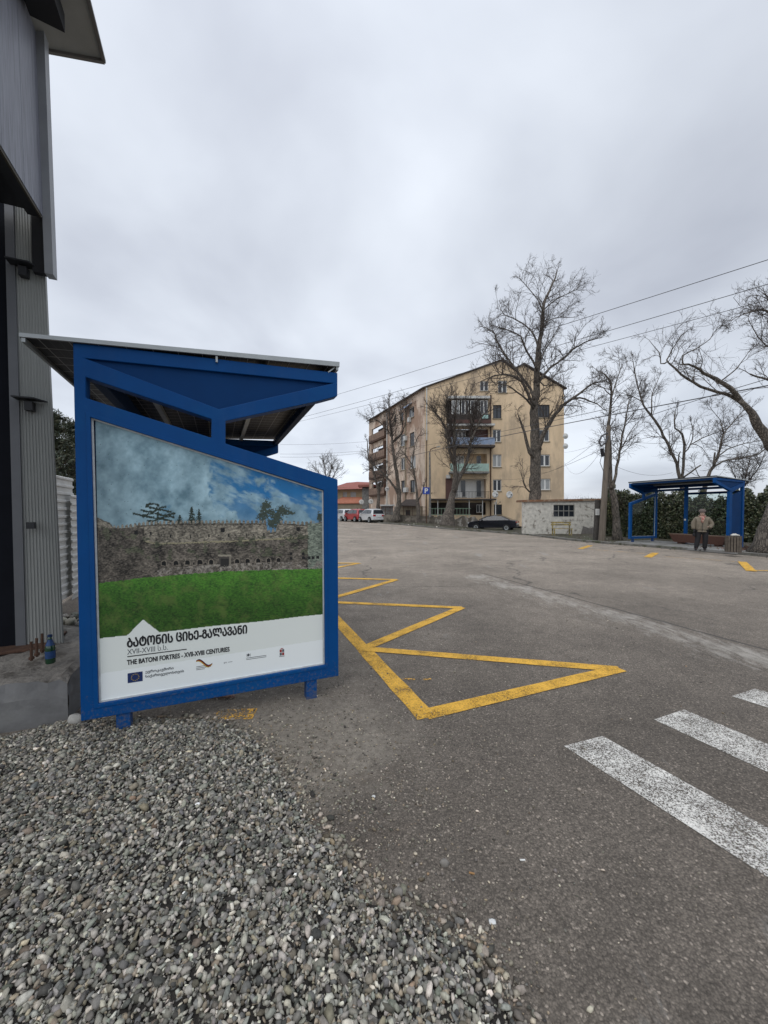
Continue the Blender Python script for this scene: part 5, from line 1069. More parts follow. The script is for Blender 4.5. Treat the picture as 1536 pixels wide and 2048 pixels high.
# level 1
slab(891, 957, 906, 998, -.12, -.03, 'brown_screen', M_brown); slab(892, 950, 900, 957, -.3, -.003, 'ac_unit', M_pipe)
window(924, 958.5, 935, 994, 0, lambda a, b, d: gp(a, b, d + .85), bld, 1); window(956, 958.5, 967, 994, 0, lambda a, b, d: gp(a, b, d + .85), bld, 1); slab(916, 984, 925, 995, .2, .5, 'white_box', M_pipe)
rl = MB()
for k in range(24): x_ = 908 + k * 2.85; rl.bar(gp(x_, 984, -.8), gp(x_, 997, -.8), .03, .03)
rl.bar(gp(907, 984, -.8), gp(975, 984, -.8), .04, .04, up=(0, 1, 0)); rl.build('railing', M_dark, bld, world=True)
slab(860, 998, 986, 1001, -1.4, -.003, 'awning_slab', M_roofd); slab(980, 790, 982, 1034, -.12, -.02, 'drainpipe', M_rust)
for x_ in (872, 902, 933, 959): slab(x_, 1001, x_ + 1.2, 1046, -1.3, -1.22, 'awning_post', M_pipe)
window(956, 1009, 967, 1025, 0, lambda a, b, d: gp(a, b, d + .6), bld, 2)
slab(852, 776, 854.2, 882, -.16, -.03, 'drainpipe', M_pipe)
for px, py in ((1131, 872), (1131, 892)):
    b_ = MB(); c_ = gp(px, py, -.1); b_.lathe(c_, [(.02, .0), (.30, .10), (.34, .14)], 14, 0, 'Y'); b_.bar(c_, c_ - Vector((.35, -.1, .1)), .04, .04); b_.build('side_dish', M_pipe, bld, world=True)
# side wall along the street
P_c = gp(850, 1060, 0); nS = Vector((T0.y, -T0.x, 0))
Tside = T0
def spnt(px, py, d=0.0): return ONP(px, py, P_c, nS) + (-nS) * (-d) * (1 if nS.x < 0 else -1)
eL = ONP(738, 843, P_c, nS); len_s = (eL - P_c).to_2d().length
def sl(t, z, d=0.0): q = P_c + Tside * t + nS * (-d if nS.x > 0 else d) * (-1); return Vector((q.x, q.y, z))
inw = U0.copy()                                         # into the building from the street side
def sl(t, z, d=0.0): q = P_c + Tside * t + inw * d; return (q.x, q.y, z)
def tz(px, py): p = ONP(px, py, P_c, nS); return ((p - P_c).to_2d().length, p.z)
zE = tz(850.01, 775)[1]
swin = []
for cx_, cy_, ww, hh, kd in ((822.5, 825, 1.5, 1.35, 0), (803, 834, 1.1, 1.2, 2), (790, 838, .7, 1.1, 2), (805, 881, 1.5, 1.6, 0), (824, 879, 1.3, 1.75, 2), (805.5, 928, 1.3, 1.6, 0), (825.5, 924.5, 1.5, 1.6, 3), (806, 972.5, 1.2, 1.5, 2), (825, 972.5, 1.3, 1.55, 2)):
    a, z = tz(cx_, cy_); swin.append((a - ww / 2, z + hh / 2, a + ww / 2, z - hh / 2, kd))
slog = []
t0s, t1s = tz(772, 900)[0], tz(743, 900)[0]
for cy0, cy1 in ((852, 880), (893, 918), (928, 955), (963, 990)): slog.append((t0s, tz(757, cy0)[1], t1s, tz(757, cy1)[1]))
mb = MB(); mb.prism([(.012, zE), (len_s, zE), (len_s, -.5), (.012, -.5)], [rect(*q[:4]) for q in swin] + [rect(*q) for q in slog], lambda a, b, d: sl(a, b, d), 0, .3); mb.build('side_wall', M_pink, bld, world=True)
fr_s = lambda a, b, d: sl(a, b, d)
for x0, y0, x1, y1, kd in swin:
    fr = MB(); fr.prism(rect(x0, y0, x1, y1), [rect(x0 + .09, y0 - .09, (x0 + x1) / 2 - .05, y1 + .09), rect((x0 + x1) / 2 + .05, y0 - .09, x1 - .09, y1 + .09)], fr_s, .1, .18)
    o = fr.build('window', M_dark if kd == 2 else M_white, bld, world=True); pa = MB(); pa.prism(rect(x0 + .05, y0 - .05, x1 - .05, y1 + .05), [], fr_s, .12, .15); pa.build('pane', M_curt if kd == 3 else M_glassdark, o, world=True)
    si = MB(); si.prism(rect(x0 - .08, y1, x1 + .08, y1 - .07), [], fr_s, -.12, .09); si.build('sill', M_sill, o, world=True)
for x0, y0, x1, y1 in slog:
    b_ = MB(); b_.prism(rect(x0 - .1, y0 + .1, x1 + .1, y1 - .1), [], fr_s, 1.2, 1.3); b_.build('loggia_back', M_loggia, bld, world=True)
    b_ = MB(); b_.prism(rect(x0 - .2, y1 + .1, x1 + .2, y1 - .15), [], fr_s, -.4, -.005); b_.build('balcony_floor', M_rust, bld, world=True)
    b_ = MB(); b_.prism(rect(x0 - .2, y1 + 1.05, x1 + .2, y1 + .12), [], fr_s, -.4, -.35); b_.build('balcony_panel', mat('faded_brown_panel', (.20, .135, .10), .85, .3, 2), bld, world=True)
    b_ = MB(); b_.prism(rect(x0 + 1.0, y1 + 2.2, x0 + 3.0, y1 + 1.0), [], fr_s, 1.0, 1.1); b_.build('inner_window', M_curt, bld, world=True)
    b_ = MB(); b_.prism(rect(x0 - .1, y1 + 2.3, x0 + .3, y1 + .1), [], fr_s, -.36, .1); b_.build('side_screen', M_rust, bld, world=True)
a, z = tz(815, 822); b_ = MB(); b_.add([sl(a - 1.3, z + .1, -.9), sl(a + .6, z + .1, -.9), sl(a + .6, z + .8, -.01), sl(a - 1.3, z + .8, -.01), sl(a - 1.3, z + .05, -.9), sl(a + .6, z + .05, -.9), sl(a + .6, z + .75, -.01), sl(a - 1.3, z + .75, -.01)], [(0, 1, 2, 3), (4, 7, 6, 5), (0, 4, 5, 1), (1, 5, 6, 2), (3, 7, 4, 0)[:4]])
b_.build('window_awning', MC['side'] if 'side' in MC else M_bluer, bld, world=True)
for px, py, s_ in ((814, 980, .9), (821, 840, .5), (813, 877, .6)):
    a, z = tz(px, py); b_ = MB(); b_.prism(rect(a - s_ / 2, z + .3, a + s_ / 2, z - .3), [], fr_s, -.35, -.01); b_.build('ac_unit', M_pipe, bld, world=True, bevel=.02)
for px in (775, 812):
    a, z = tz(px, 900); b_ = MB(); b_.prism(rect(a - .07, zE - .3, a + .07, .6), [], fr_s, -.16, -.02); b_.build('drainpipe', M_pipe if px == 775 else M_sill, bld, world=True)
# roof sheets follow the gable line and run back along the street
rf = MB(); back_ = T0 * len_s; ridge = [gp(x, y) for x, y in ((843, 777.5), (1003, 721), (1031, 741.5))]; rd2 = [gp(x, y) for x, y in ((1029, 738), (1046, 729), (1131, 779))]
for R_ in (ridge, rd2):
    for a, b in zip(R_, R_[1:]):
        q = [a - T0 * .25, b - T0 * .25, b + back_, a + back_]; rf.add(q + [v + Vector((0, 0, .14)) for v in q], [(0, 3, 2, 1), (4, 5, 6, 7), (0, 1, 5, 4), (1, 2, 6, 5), (2, 3, 7, 6), (3, 0, 4, 7)])
ro = rf.build('roof', M_roofd, bld, world=True)
b_ = MB(); q = gp(991, 722, 1.0); b_.bar(q - Vector((0, 0, .6)), q + Vector((0, 0, .6)), .08, .08); b_.build('vent_pipe', M_dark, ro, world=True)
b_ = MB(); q = P_c + Tside * 15 + inw * .8; b_.lathe((q.x, q.y, zE - .2), [(.35, 0), (.35, .7), (.1, .85)], 12); b_.build('roof_tank', M_pipe, ro, world=True)
# lean-to sheds and low things in front of the block
def frontal(name, px0, py0, px1, py1, Y, dep, m, parent=None, bev=0):
    b_ = MB(); b_.prism(rect(px0, py0, px1, py1), [], lambda a, b, d: (D(a, b, Y).x, Y + d, D(a, b, Y).z), 0, dep); return b_.build(name, m, parent, world=parent is not None, bevel=bev)
shd = thing('lean_to_shed', 'low dark roofed lean-to shed against the pink side wall', 'shed', (D(820, 1045, 43).x, 43, .4))
frontal('wall', 800, 1012, 846, 1048, 43.6, 1.6, M_sill, shd); b_ = MB(); q = [D(797, 1012, 42.9), D(840, 1013, 42.9), D(838, 1000, 44.6), D(812, 1000, 44.6)]; b_.add(q + [v + Vector((0, 0, .08)) for v in q], [(0, 1, 2, 3), (4, 7, 6, 5), (0, 4, 5, 1), (1, 5, 6, 2), (2, 6, 7, 3), (3, 7, 4, 0)]); b_.build('roof', M_roofd, shd, world=True); frontal('door', 812, 1020, 820, 1048, 43.55, .04, M_dark, shd)
shd = thing('lean_to_shed', 'pale sheet shed with white top behind the white hatchback', 'shed', (D(775, 1045, 44).x, 44, .4)); frontal('wall', 762, 1012, 786, 1046, 44.6, 1.4, M_concrete, shd); frontal('roof', 760, 1009, 789, 1012, 44.3, 1.9, M_pipe, shd)
M_rubw = mat('rubble_wall', (0.20, 0.175, 0.145), .95, .45, 2.2, bump=1.0, bscale=5, col2=(.09, .08, .065), thr=.46); M_plas = mat('old_white_plaster', (.34, .32, .285), .9, .35, 3.5, bump=.6, bscale=8, col2=(.12, .105, .085), thr=.46)
def low_wall(pxs, Ys, tops, label, m, seed, th=.35):
    rr = random.Random(seed); mb = MB(); pts = [(D(px, ty, Y), Y) for (px, ty, Y) in zip(pxs, tops, Ys)]; vs = []; n = 0; P_ = []
    for (a, _), (b, _) in zip(pts, pts[1:]):
        k = max(2, int((b - a).length / .3)); P_ += [a.lerp(b, i / k) for i in range(k)]
    P_.append(pts[-1][0])
    for p in P_:
        z = p.z + rr.uniform(-.07, .07)
        for dy, zz_ in ((0, -.3), (0, z * .5), (rr.uniform(-.03, .03), z), (th, z - rr.uniform(0, .05)), (th, -.3)): vs.append((p.x, p.y + dy, zz_))
    k = len(P_); mb.add(vs, [(i * 5 + j, (i + 1) * 5 + j, (i + 1) * 5 + j + 1, i * 5 + j + 1) for i in range(k - 1) for j in range(4)] + [tuple(range(5)), tuple((k - 1) * 5 + j for j in range(4, -1, -1))])
    return tag(mb.build('low_wall', m), label, 'wall')
low_wall([766, 800, 850, 868], [42, 41.5, 41, 40.6], [1029, 1030, 1031, 1032], 'low rubble stone wall behind the tree trunks left of the balcony tree', M_rubw, 1)
low_wall([866, 880, 896, 910, 925, 938, 950, 956], [40.5, 40.3, 40.2, 40, 40, 39.8, 39.6, 37], [1035, 1031, 1037, 1039, 1031, 1036, 1034, 1040], 'low broken wall with white plaster remains beside the dark car', M_plas, 2)
fe = thing('railing_fence', 'thin pale green railing on the low wall before the block', 'fence', (D(880, 1032, 41).x, 41, 1.0)); b_ = MB()
for k in range(14): x_ = 858 + k * 6.2; b_.bar(D(x_, 1016, 41), D(x_, 1034, 41), .035, .035)
b_.build('upright', mat('green_rail', (.20, .28, .20), .7), fe, world=True); b_ = MB(); b_.bar(D(856, 1017, 41), D(942, 1017, 41), .05, .05); b_.bar(D(856, 1029, 41), D(942, 1029, 41), .05, .05); b_.build('rail', MC['green_rail'], fe, world=True)
frontal_sh = thing('wire_fence', 'rusty wire mesh fence along the low wall left of the parking sign', 'fence', (D(810, 1030, 42.5).x, 42.5, .8)); b_ = MB()
for k in range(11): x_ = 762 + k * 9; b_.bar(D(x_, 1013, 42.2), D(x_, 1034, 42.2), .05, .05)
for y_ in (1014, 1022, 1030): b_.bar(D(760, y_, 42.2), D(854, y_, 42.2), .04, .04)
b_.build('mesh_frame', M_rust, frontal_sh, world=True)
def dish(px, py, rpx, Y, label, edge=False, mast=None):
    c_ = D(px, py, Y); r_ = rpx / F * Y; t = thing('satellite_dish', label, 'satellite dish', c_, R(75) if edge else R(12), 'satellite dishes on the block')
    b_ = MB(); prof = [(r_ * k / 6, .22 * r_ * (1 - (k / 6) ** 2)) for k in range(7)]; b_.lathe((0, 0, 0), [(max(.001, a), b) for a, b in prof] + [(r_, -.01), (max(.001, r_ * .5), .17 * r_), (.001, .20 * r_)], 22, 0, 'Y'); b_.build('reflector', M_white, t, smooth=True)
    b_ = MB(); b_.bar((0, .05, -r_), (0, -r_ * .9, -.1 * r_), .03, .03); b_.box((-.05, -r_ - .05, -.18 * r_), (.05, -r_ * .85, .04)); b_.build('feed_arm', M_dark, t)
    b_ = MB(); b_.bar((0, .1, 0), (0, .35, -.2), .05, .05)
    if mast: b_.bar((0, .12, 0), (0, .12, -mast), .09, .09)
    b_.build('mast', M_white, t)
dish(990.5, 989, 6.6, 44.9, 'white satellite dish upper left of the pair over the dark car'); dish(1019, 989.5, 7.2, 44.9, 'right white satellite dish of the pair on the ochre wall'); dish(993.5, 1004, 6.6, 44.4, 'white satellite dish turned edge-on atop a white mast behind the dark car', True, 1.7)
dish(934/934*723, 1004, 5, 58, 'left satellite dish beneath the orange roof behind the cars'); dish(742, 1003, 5, 58, 'right satellite dish beneath the orange roof behind the cars'); dish(774, 978, 4.5, 50, 'small satellite dish on the side wall near the dark tree')
# small white outbuilding
Yo = 27.0
ob = thing('outbuilding', 'small rough white outbuilding with rusty coping and dark gridded window', 'building', (D(1120, 1068, Yo).x, Yo, VH))
op = lambda a, b, d: (D(a, b, Yo).x, Yo + d, D(a, b, Yo).z)
M_rough = mat('rough_white_render', (.52, .50, .45), .95, .22, 5, bump=1.0, bscale=22, col2=(.22, .20, .17), thr=.58)
b_ = MB(); b_.prism([(1046, 1004), (1199, 1001), (1199, 1074), (1046, 1074)], [rect(1107, 1009.5, 1149.5, 1034)], op, 0, .25); b_.build('wall', M_rough, ob, world=True)
b_ = MB(); b_.prism(rect(1058, 1006, 1190, 1074), [], op, .26, 1.0); b_.build('rear_wall', M_dark, ob, world=True)
b_ = MB(); b_.prism([(1044, 1000), (1201, 997), (1201, 1001.2), (1044, 1004.2)], [], op, -.12, 1.2); b_.build('coping', mat('rusty_coping', (.20, .105, .06), .9, .3, 6, col2=(.28, .22, .16)), ob, world=True)
fr = MB(); inn = [rect(1108 + k * 10.4, 1010.7 + j * 11.7, 1108 + k * 10.4 + 9.2, 1010.7 + j * 11.7 + 10.4) for k in range(4) for j in range(2)]
fr.prism(rect(1107, 1009.5, 1149.5, 1034), inn, op, .06, .10); wo = fr.build('window', mat('old_grey_paint', (.26, .26, .24), .7), ob, world=True)
b_ = MB(); b_.prism(rect(1107.5, 1010, 1149, 1033.5), [], op, .075, .085); b_.build('pane', M_glassdark, wo, world=True)
b_ = MB(); b_.prism([(1166, 1052), (1180, 1057), (1198, 1050), (1198, 1074), (1160, 1074)], [], op, -.012, -.002); b_.build('bare_patch', mat('bare_cement', (.16, .15, .14), .95, .2, 8), ob, world=True)
# yellow bench
yb = thing('park_bench', 'worn yellow wooden bench with backrest in front of the white outbuilding', 'bench', (D(1124, 1072, 24.5).x, 24.5, VH), R(-6))
M_yb = mat('yellow_worn_wood', (.34, .27, .10), .8, .3, 12, col2=(.16, .14, .10), thr=.5)
b_ = MB()
for k in range(3): b_.box((-.6, -.18 + k * .13, .42), (.6, -.07 + k * .13, .45))
b_.build('seat', M_yb, yb)
b_ = MB()
for z in (.62, .76): b_.box((-.62, .22, z), (.62, .25, z + .10))
b_.build('backrest', M_yb, yb)
for sx in (-.52, .52):
    for y_ in (-.16, .20): b_ = MB(); b_.box((sx - .035, y_ - .035, 0), (sx + .035, y_ + .035, .44 if y_ < 0 else .86)); b_.build('leg', M_yb, yb)
# houses far left
Yh = 68
rh = thing('house', 'ochre house with red tiled roof far left behind the parked cars', 'house', (D(720, 1020, Yh).x, Yh, .4)); hp = lambda a, b, d: (D(a, b, Yh).x, Yh + d, D(a, b, Yh).z)
b_ = MB(); b_.prism(rect(660, 975, 752, 1030), [rect(686, 984, 694, 995), rect(701, 984, 712, 995), rect(733, 984, 742, 994)], hp, 0, 6); b_.build('wall', mat('tan_render', (.30, .235, .15), .9, .15, 2), rh, world=True)
for x0, x1 in ((686, 694), (701, 712), (733, 742)): b_ = MB(); b_.prism(rect(x0, 984, x1, 995), [], hp, .1, .2); b_.build('window', M_curt, rh, world=True)
M_tile = mat('red_tiles', (.27, .10, .08), .85, .25, 2.5, bump=.5, bscale=12, stretch=(4, 4, 1)); M_tile2 = mat('orange_tiles', (.36, .14, .085), .85, .2, 2.5)
b_ = MB(); q = [Vector(hp(652, 980, -.8)), Vector(hp(758, 977, -.8)), Vector(hp(742, 962, 3)), Vector(hp(712, 961, 3)), Vector(hp(690, 963, 3))]; q2 = [Vector(hp(652, 980, 7)), Vector(hp(758, 977, 7))]
b_.add(q + q2, [(0, 1, 2, 3, 4), (1, 6, 2), (6, 5, 4, 3, 2), (5, 0, 4), (0, 5, 6, 1)]); b_.build('roof', M_tile, rh, world=True)
b_ = MB(); q = [Vector(hp(668, 1007, -3)), Vector(hp(738, 1006, -3)), Vector(hp(722, 994, 0)), Vector(hp(684, 994, 0))]; b_.add(q + [v - Vector((0, 0, .15)) for v in q], [(0, 1, 2, 3), (4, 7, 6, 5), (0, 4, 5, 1), (1, 5, 6, 2), (3, 7, 4, 0)]); b_.build('porch_roof', M_tile2, rh, world=True)
b_ = MB(); b_.prism(rect(672, 1006, 734, 1032), [], hp, -2.8, -.01); b_.build('porch_wall', M_sill, rh, world=True)
b_ = MB(); b_.prism(rect(738, 970, 745, 980), [], hp, 2, 3); b_.build('chimney', M_brown, rh, world=True)
b_ = MB(); b_.prism(rect(727, 978, 756, 1030), [], hp, -4.2, -3.0); h2 = thing('house', 'grey walled annex with dark flat roof beside the corner of the block', 'house', (D(742, 1020, Yh - 4).x, Yh - 4, .4)); b_.build('wall', M_concrete, h2, world=True); b_ = MB(); b_.prism(rect(720, 973, 760, 977), [], hp, -5, -2.5); b_.build('flat_roof', M_tile, h2, world=True)
for nm, px in (('slim cypress tip left of the block above the red roof', 731.5), ('dark cypress at the corner of the block above the red roof', 737)):
    t = thing('cypress', nm, 'tree', (D(px, 1020, 74).x, 74, 0)); r = np.random.RandomState(int(px)); N = 700; h = r.rand(N); P = np.c_[D(px, 1000, 74).x + r.randn(N) * .35 * (1.1 - h), 74 + r.randn(N) * .3, .5 + h * (5.6 if px > 735 else 4.6)]
    v, f = leaves(P, .16, r); npmesh('crown', v, f, M_leaf, parent=t, col=leaf_cols(N, dkg, r)); b_ = MB(); x_ = D(px, 1000, 74).x; b_.tube([(x_, 74, 0), (x_, 74, 3)], .1, 6); b_.build('trunk', M_bark, t, world=True)

# ------------------------------------------------------------------ cars
def make_car(label, loc, rz, paint, kind='hatch', s=1.0):
    t = thing('parked_car', label, 'car', loc, rz, 'cars parked along the kerb'); mp_ = paint
    if kind == 'hatch':
        Lc, Wc = 3.95, .84
        prof = [(-1.92, .30), (-1.97, .55), (-1.93, .86), (-1.86, .98), (-1.72, 1.40), (-1.40, 1.50), (-.3, 1.53), (.35, 1.46), (1.05, 1.02), (1.75, .86), (1.93, .70), (1.97, .45), (1.90, .25)]; belt = .95
        gls = [[(-1.60, 1.02), (-1.45, 1.38), (-.72, 1.44), (-.72, 1.00)], [(-.64, 1.0), (-.64, 1.44), (-.1, 1.44), (.32, 1.36), (.86, 1.00)]]; rear = [(-1.868, 1.00), (-1.735, 1.37)]; fr_ = [(.42, 1.42), (1.02, 1.04)]; wx = (-1.22, 1.25)
    else:
        Lc, Wc = 4.6, .90
        prof = [(-2.25, .32), (-2.32, .60), (-2.28, .92), (-2.15, 1.02), (-1.70, 1.07), (-.95, 1.38), (-.2, 1.43), (.45, 1.36), (1.20, .98), (2.05, .82), (2.28, .62), (2.30, .40), (2.22, .24)]; belt = .98
        gls = [[(-1.45, 1.05), (-.92, 1.31), (-.45, 1.36), (-.45, 1.0)], [(-.38, 1.0), (-.38, 1.36), (.05, 1.36), (.42, 1.29), (1.0, .98)]]; rear = [(-1.66, 1.075), (-.97, 1.36)]; fr_ = [(.50, 1.325), (1.16, 1.0)]; wx = (-1.42, 1.42)
    def hw(z, x): return Wc * (1 - .22 * max(0, z - belt) / .5) * (1 - .10 * max(0, abs(x) / (Lc / 2) - .72) / .28) * (1 - .05 * max(0, .45 - z) / .2)
    b_ = MB(); n = len(prof); ys = (-1, -.86, -.45, .45, .86, 1); vs = []
    for x, z in prof:
        for y in ys:
            k = abs(y); crown_ = .035 if k < .9 and z > belt else 0; vs.append((x * (1 + .0 * k) - (.05 * k ** 6 * (1 if x > 0 else -1)), y * hw(z, x), z + (crown_ if k < .5 else 0) - (.02 if k == 1 and z > belt else 0)))
    m_ = len(ys); fs = [(i * m_ + j, i * m_ + j + 1, (i + 1) * m_ + j + 1, (i + 1) * m_ + j) for i in range(n - 1) for j in range(m_ - 1)]; fs += [tuple(i * m_ for i in range(n)), tuple(i * m_ + m_ - 1 for i in range(n - 1, -1, -1)), tuple(j for j in range(m_ - 1, -1, -1)) + tuple((n - 1) * m_ + j for j in range(m_))]
    b_.add(vs, fs); b_.build('body', mp_, t, bevel=.035)
    for sgn in (-1, 1):
        for g_ in gls:
            b_ = MB(); b_.add([(x, sgn * (hw(z, x) + .006), z) for x, z in g_] + [(x, sgn * (hw(z, x) - .03), z) for x, z in g_], [tuple(range(len(g_))), tuple(range(2 * len(g_) - 1, len(g_) - 1, -1))] + [(i, (i + 1) % len(g_), (i + 1) % len(g_) + len(g_), i + len(g_)) for i in range(len(g_))]); b_.build('side_window', M_glassdark, t)
        for x in wx:
            b_ = MB(); b_.lathe((x, sgn * (Wc - .02), .31), [(.36, -.05 * sgn), (.36, .026 * sgn)], 20, 0, 'Y'); b_.build('wheel_arch', M_black, t)
            b_ = MB(); b_.lathe((x, sgn * (Wc - .10), .31), [(.24, -.09 * sgn), (.31, -.08 * sgn), (.315, 0), (.31, .12 * sgn), (.22, .13 * sgn)], 20, 0, 'Y'); wo = b_.build('wheel', M_rubber, t)
            b_ = MB(); b_.lathe((x, sgn * (Wc - .10), .31), [(.20, .125 * sgn), (.19, .14 * sgn), (.05, .120 * sgn), (.045, .15 * sgn)], 10, 0, 'Y'); b_.build('rim', M_alu, wo)
        xr, xf = prof[1][0], prof[-3][0]
        b_ = MB(); b_.box((xr - .012, sgn * Wc * .62 - .13, .72), (xr + .12, sgn * Wc * .62 + .16, .90)) if kind == 'hatch' else b_.box((xr + .02, sgn * Wc * .60 - .20, .76), (xr + .10, sgn * Wc * .60 + .22, .90)); b_.build('tail_light', mat('tail_red', (.35, .01, .012), .25), t, bevel=.02)
        b_ = MB(); b_.box((xf - .22, sgn * Wc * .62 - .14, .60), (xf - .0, sgn * Wc * .62 + .14, .74)); b_.build('headlight', mat('lamp_clear', (.45, .47, .48), .15), t, bevel=.02)
        b_ = MB(); b_.box((.75, sgn * (Wc - .02), .95), (.90, sgn * (Wc + .17), 1.08)); b_.build('mirror', mp_, t, bevel=.02)
    for nm, (a, b) in (('rear_window', rear), ('windscreen', fr_)):
        dx_ = -.006 if nm == 'rear_window' else .006
        b_ = MB(); vs = [(a[0] + dx_, -hw(a[1], a[0]) * .84, a[1] + .045), (a[0] + dx_, hw(a[1], a[0]) * .84, a[1] + .045), (b[0] + dx_, hw(b[1], b[0]) * .84, b[1] + .045), (b[0] + dx_, -hw(b[1], b[0]) * .84, b[1] + .045)]
        b_.add(vs + [(v[0], v[1], v[2] - .06) for v in vs], [(0, 1, 2, 3), (4, 7, 6, 5), (0, 4, 5, 1), (1, 5, 6, 2), (2, 6, 7, 3), (3, 7, 4, 0)]); b_.build(nm, M_glassdark, t)
    x = prof[1][0]; b_ = MB(); b_.box((x - .02, -.26, .62), (x + .02, .26, .73)); b_.build('number_plate', M_white, t)
    b_ = MB(); b_.box((x - .03, -Wc * .9, .34), (x + .1, Wc * .9, .50)); b_.build('bumper', mp_ if kind == 'hatch' else M_dark, t, bevel=.03)
    return t
def gz(px, py):
    p = G(px, py)
    for _ in range(8): p = G(px, py, gh(p.x, p.y))
    return p
P_wh = mat('car_white', (.52, .53, .54), .25, .04, 2, coat=.6); P_rd = mat('car_red', (.32, .02, .025), .25, .05, 2, coat=.6); P_dk = mat('car_dark_blue', (.012, .014, .022), .2, .1, 2, coat=.8)
def car_at(label, px, Y, rz, p, kind='hatch'):
    X = D(px, 1030, Y).x; return make_car(label, (X, Y, gh(X, Y) + .005), rz, p, kind)
car_at('white hatchback nearest in the row by the verge, rear towards the road', 742, 43.5, R(118), P_wh); car_at('red hatchback parked between the two white cars', 712, 46.5, R(122), P_rd); car_at('white car half hidden behind the edge of the near shelter', 686, 49.5, R(121), P_wh)
dc = car_at('dark saloon parked below the satellite dishes beside the tallest tree', 986, 37.2, R(152), P_dk, 'saloon')
dc.location.z = -.22
# ------------------------------------------------------------------ signs, poles, wires
def sign_p():
    Y = 38.5; b = D(853, 1049, Y); t = thing('parking_sign', 'blue parking sign with white letter on tall thin pole', 'sign', b)
    p_ = MB(); p_.tube([b, D(853, 985, Y), D(853.5, 880, Y)], [.055, .05, .04], 8); p_.build('pole', M_rust, t, world=True)
    c_ = D(852.5, 981.5, Y - .07); h_ = 6.8 / F * Y
    s_ = MB(); s_.box((c_.x - h_, c_.y, c_.z - h_), (c_.x + h_, c_.y + .03, c_.z + h_)); so_ = s_.build('sign_plate', mat('sign_blue', (.015, .05, .30), .4, .05, 2), t, world=True, bevel=.01)
    l_ = MB(); put_text(l_, 'P', c_.x - h_ * .42, c_.z - h_ * .66, h_ * .9, h_ * 1.32, lambda s, h, d=0: (s, c_.y - .004, h), .02); l_.build('letter', M_white, so_, world=True, recalc=False)
sign_p()
Y = 40; b = D(860, 1034, Y); t = thing('street_lamp', 'slim street lamp with short curved arm beside the parking sign', 'street lamp', b)
b_ = MB(); b_.tube([b, D(859.6, 950, Y), D(859.5, 905, Y)], [.12, .10, .08], 10); b_.build('pole', M_concrete, t, world=True)
b_ = MB(); b_.tube([D(859.5, 906, Y), D(861, 899, Y), D(866, 896.5, Y), D(874, 894, Y)], .04, 7); b_.build('arm', M_rust, t, world=True)
b_ = MB(); c_ = D(876.5, 893.5, Y); b_.obox(c_, (.2, 0, .04), (0, .1, 0), (0, 0, .05)); b_.build('lamp_head', M_alu, t, world=True, bevel=.02)
Yp = 20.4; up_ = thing('utility_pole', 'tall leaning wooden utility pole beside the slender tree', 'utility pole', D(1203, 1084, Yp))
M_pole = mat('grey_pole_wood', (.15, .125, .10), .9, .3, 6, bump=.5, stretch=(1, 1, .15))
b_ = MB(); b_.tube([D(1203, 1088, Yp), D(1210, 970, Yp), D(1217.5, 852, Yp)], [.17, .14, .11], 10); b_.build('pole_shaft', M_pole, up_, world=True)
b_ = MB(); b_.tube([D(1215, 866, Yp - .15), D(1203, 872, Yp - .2), D(1198, 884, Yp - .2), D(1202, 893, Yp - .2), D(1211, 885, Yp - .15), D(1216, 872, Yp - .1)], .045, 6); b_.build('cable_coil', M_wire, up_, world=True, smooth=True)
b_ = MB(); b_.tube([D(1203.5, 897, Yp - .2), D(1206, 913, Yp - .2)], [.09, .09], 8); b_.build('splice_box', M_black, up_, world=True)
b_ = MB(); b_.tube([D(1203, 913, Yp - .2), D(1200, 925, Yp - .2), D(1206, 940, Yp - .1), D(1209, 960, Yp - .15)], .015, 5); b_.build('hanging_cable', M_wire, up_, world=True)
sp2 = thing('wooden_post', 'short dark wooden post with white paper notice left of utility pole', 'post', D(1193, 1084, 20.9))
b_ = MB(); b_.tube([D(1192, 1087, 20.9), D(1196, 1000, 20.9)], [.16, .15], 10); b_.build('post_shaft', mat('dark_post', (.05, .045, .04), .9, .3, 6), sp2, world=True)
c_ = D(1195, 1024, 20.72); b_ = MB(); b_.box((c_.x - .11, c_.y - .0, c_.z - .17), (c_.x + .11, c_.y + .006, c_.z + .17)); no = b_.build('paper_notice', M_white, sp2, world=True)
b_ = MB()
for k in range(7): b_.box((c_.x - .08, c_.y - .002, c_.z + .11 - k * .035), (c_.x + (.08 if k % 3 else .04), c_.y - .0015, c_.z + .117 - k * .035))
b_.build('print_lines', M_inkg, no, world=True)
def wire(a, b, ya, yb, sag, rad, label):
    A, B = D(a[0], a[1], ya), D(b[0], b[1], yb); mb = MB(); n = 24
    mb.tube([A.lerp(B, k / n) - Vector((0, 0, sag * 4 * (k / n) * (1 - k / n))) for k in range(n + 1)], rad * .8, 5)
    tag(mb.build('overhead_wire', M_wire, smooth=True), label, 'wire', 'overhead wires')
wire((560, 822), (1700, 467), 48, 12, .15, .016, 'topmost thin overhead wire crossing the sky from right edge to near shelter')
wire((560, 846), (1700, 520), 48, 12.5, .15, .016, 'second overhead wire below the topmost, passing behind the tallest tree')
wire((560, 852), (1700, 556), 50, 13, .15, .014, 'third thin overhead wire from the top, lowest of the steep three')
wire((738, 932), (1700, 741), 52, 12.5, -.25, .028, 'thick black cable crossing the front of the ochre block')
wire((780, 900), (1240, 812), 50, 20.5, .25, .018, 'thinner line just above the thick black cable')
wire((1212, 862), (1640, 728), 20.5, 13, -.1, .016, 'wire running right from the utility pole top above the far shelter')
wire((560, 889), (745, 882), 60, 60, .2, .018, 'upper thin wire low in the sky between near shelter and block')
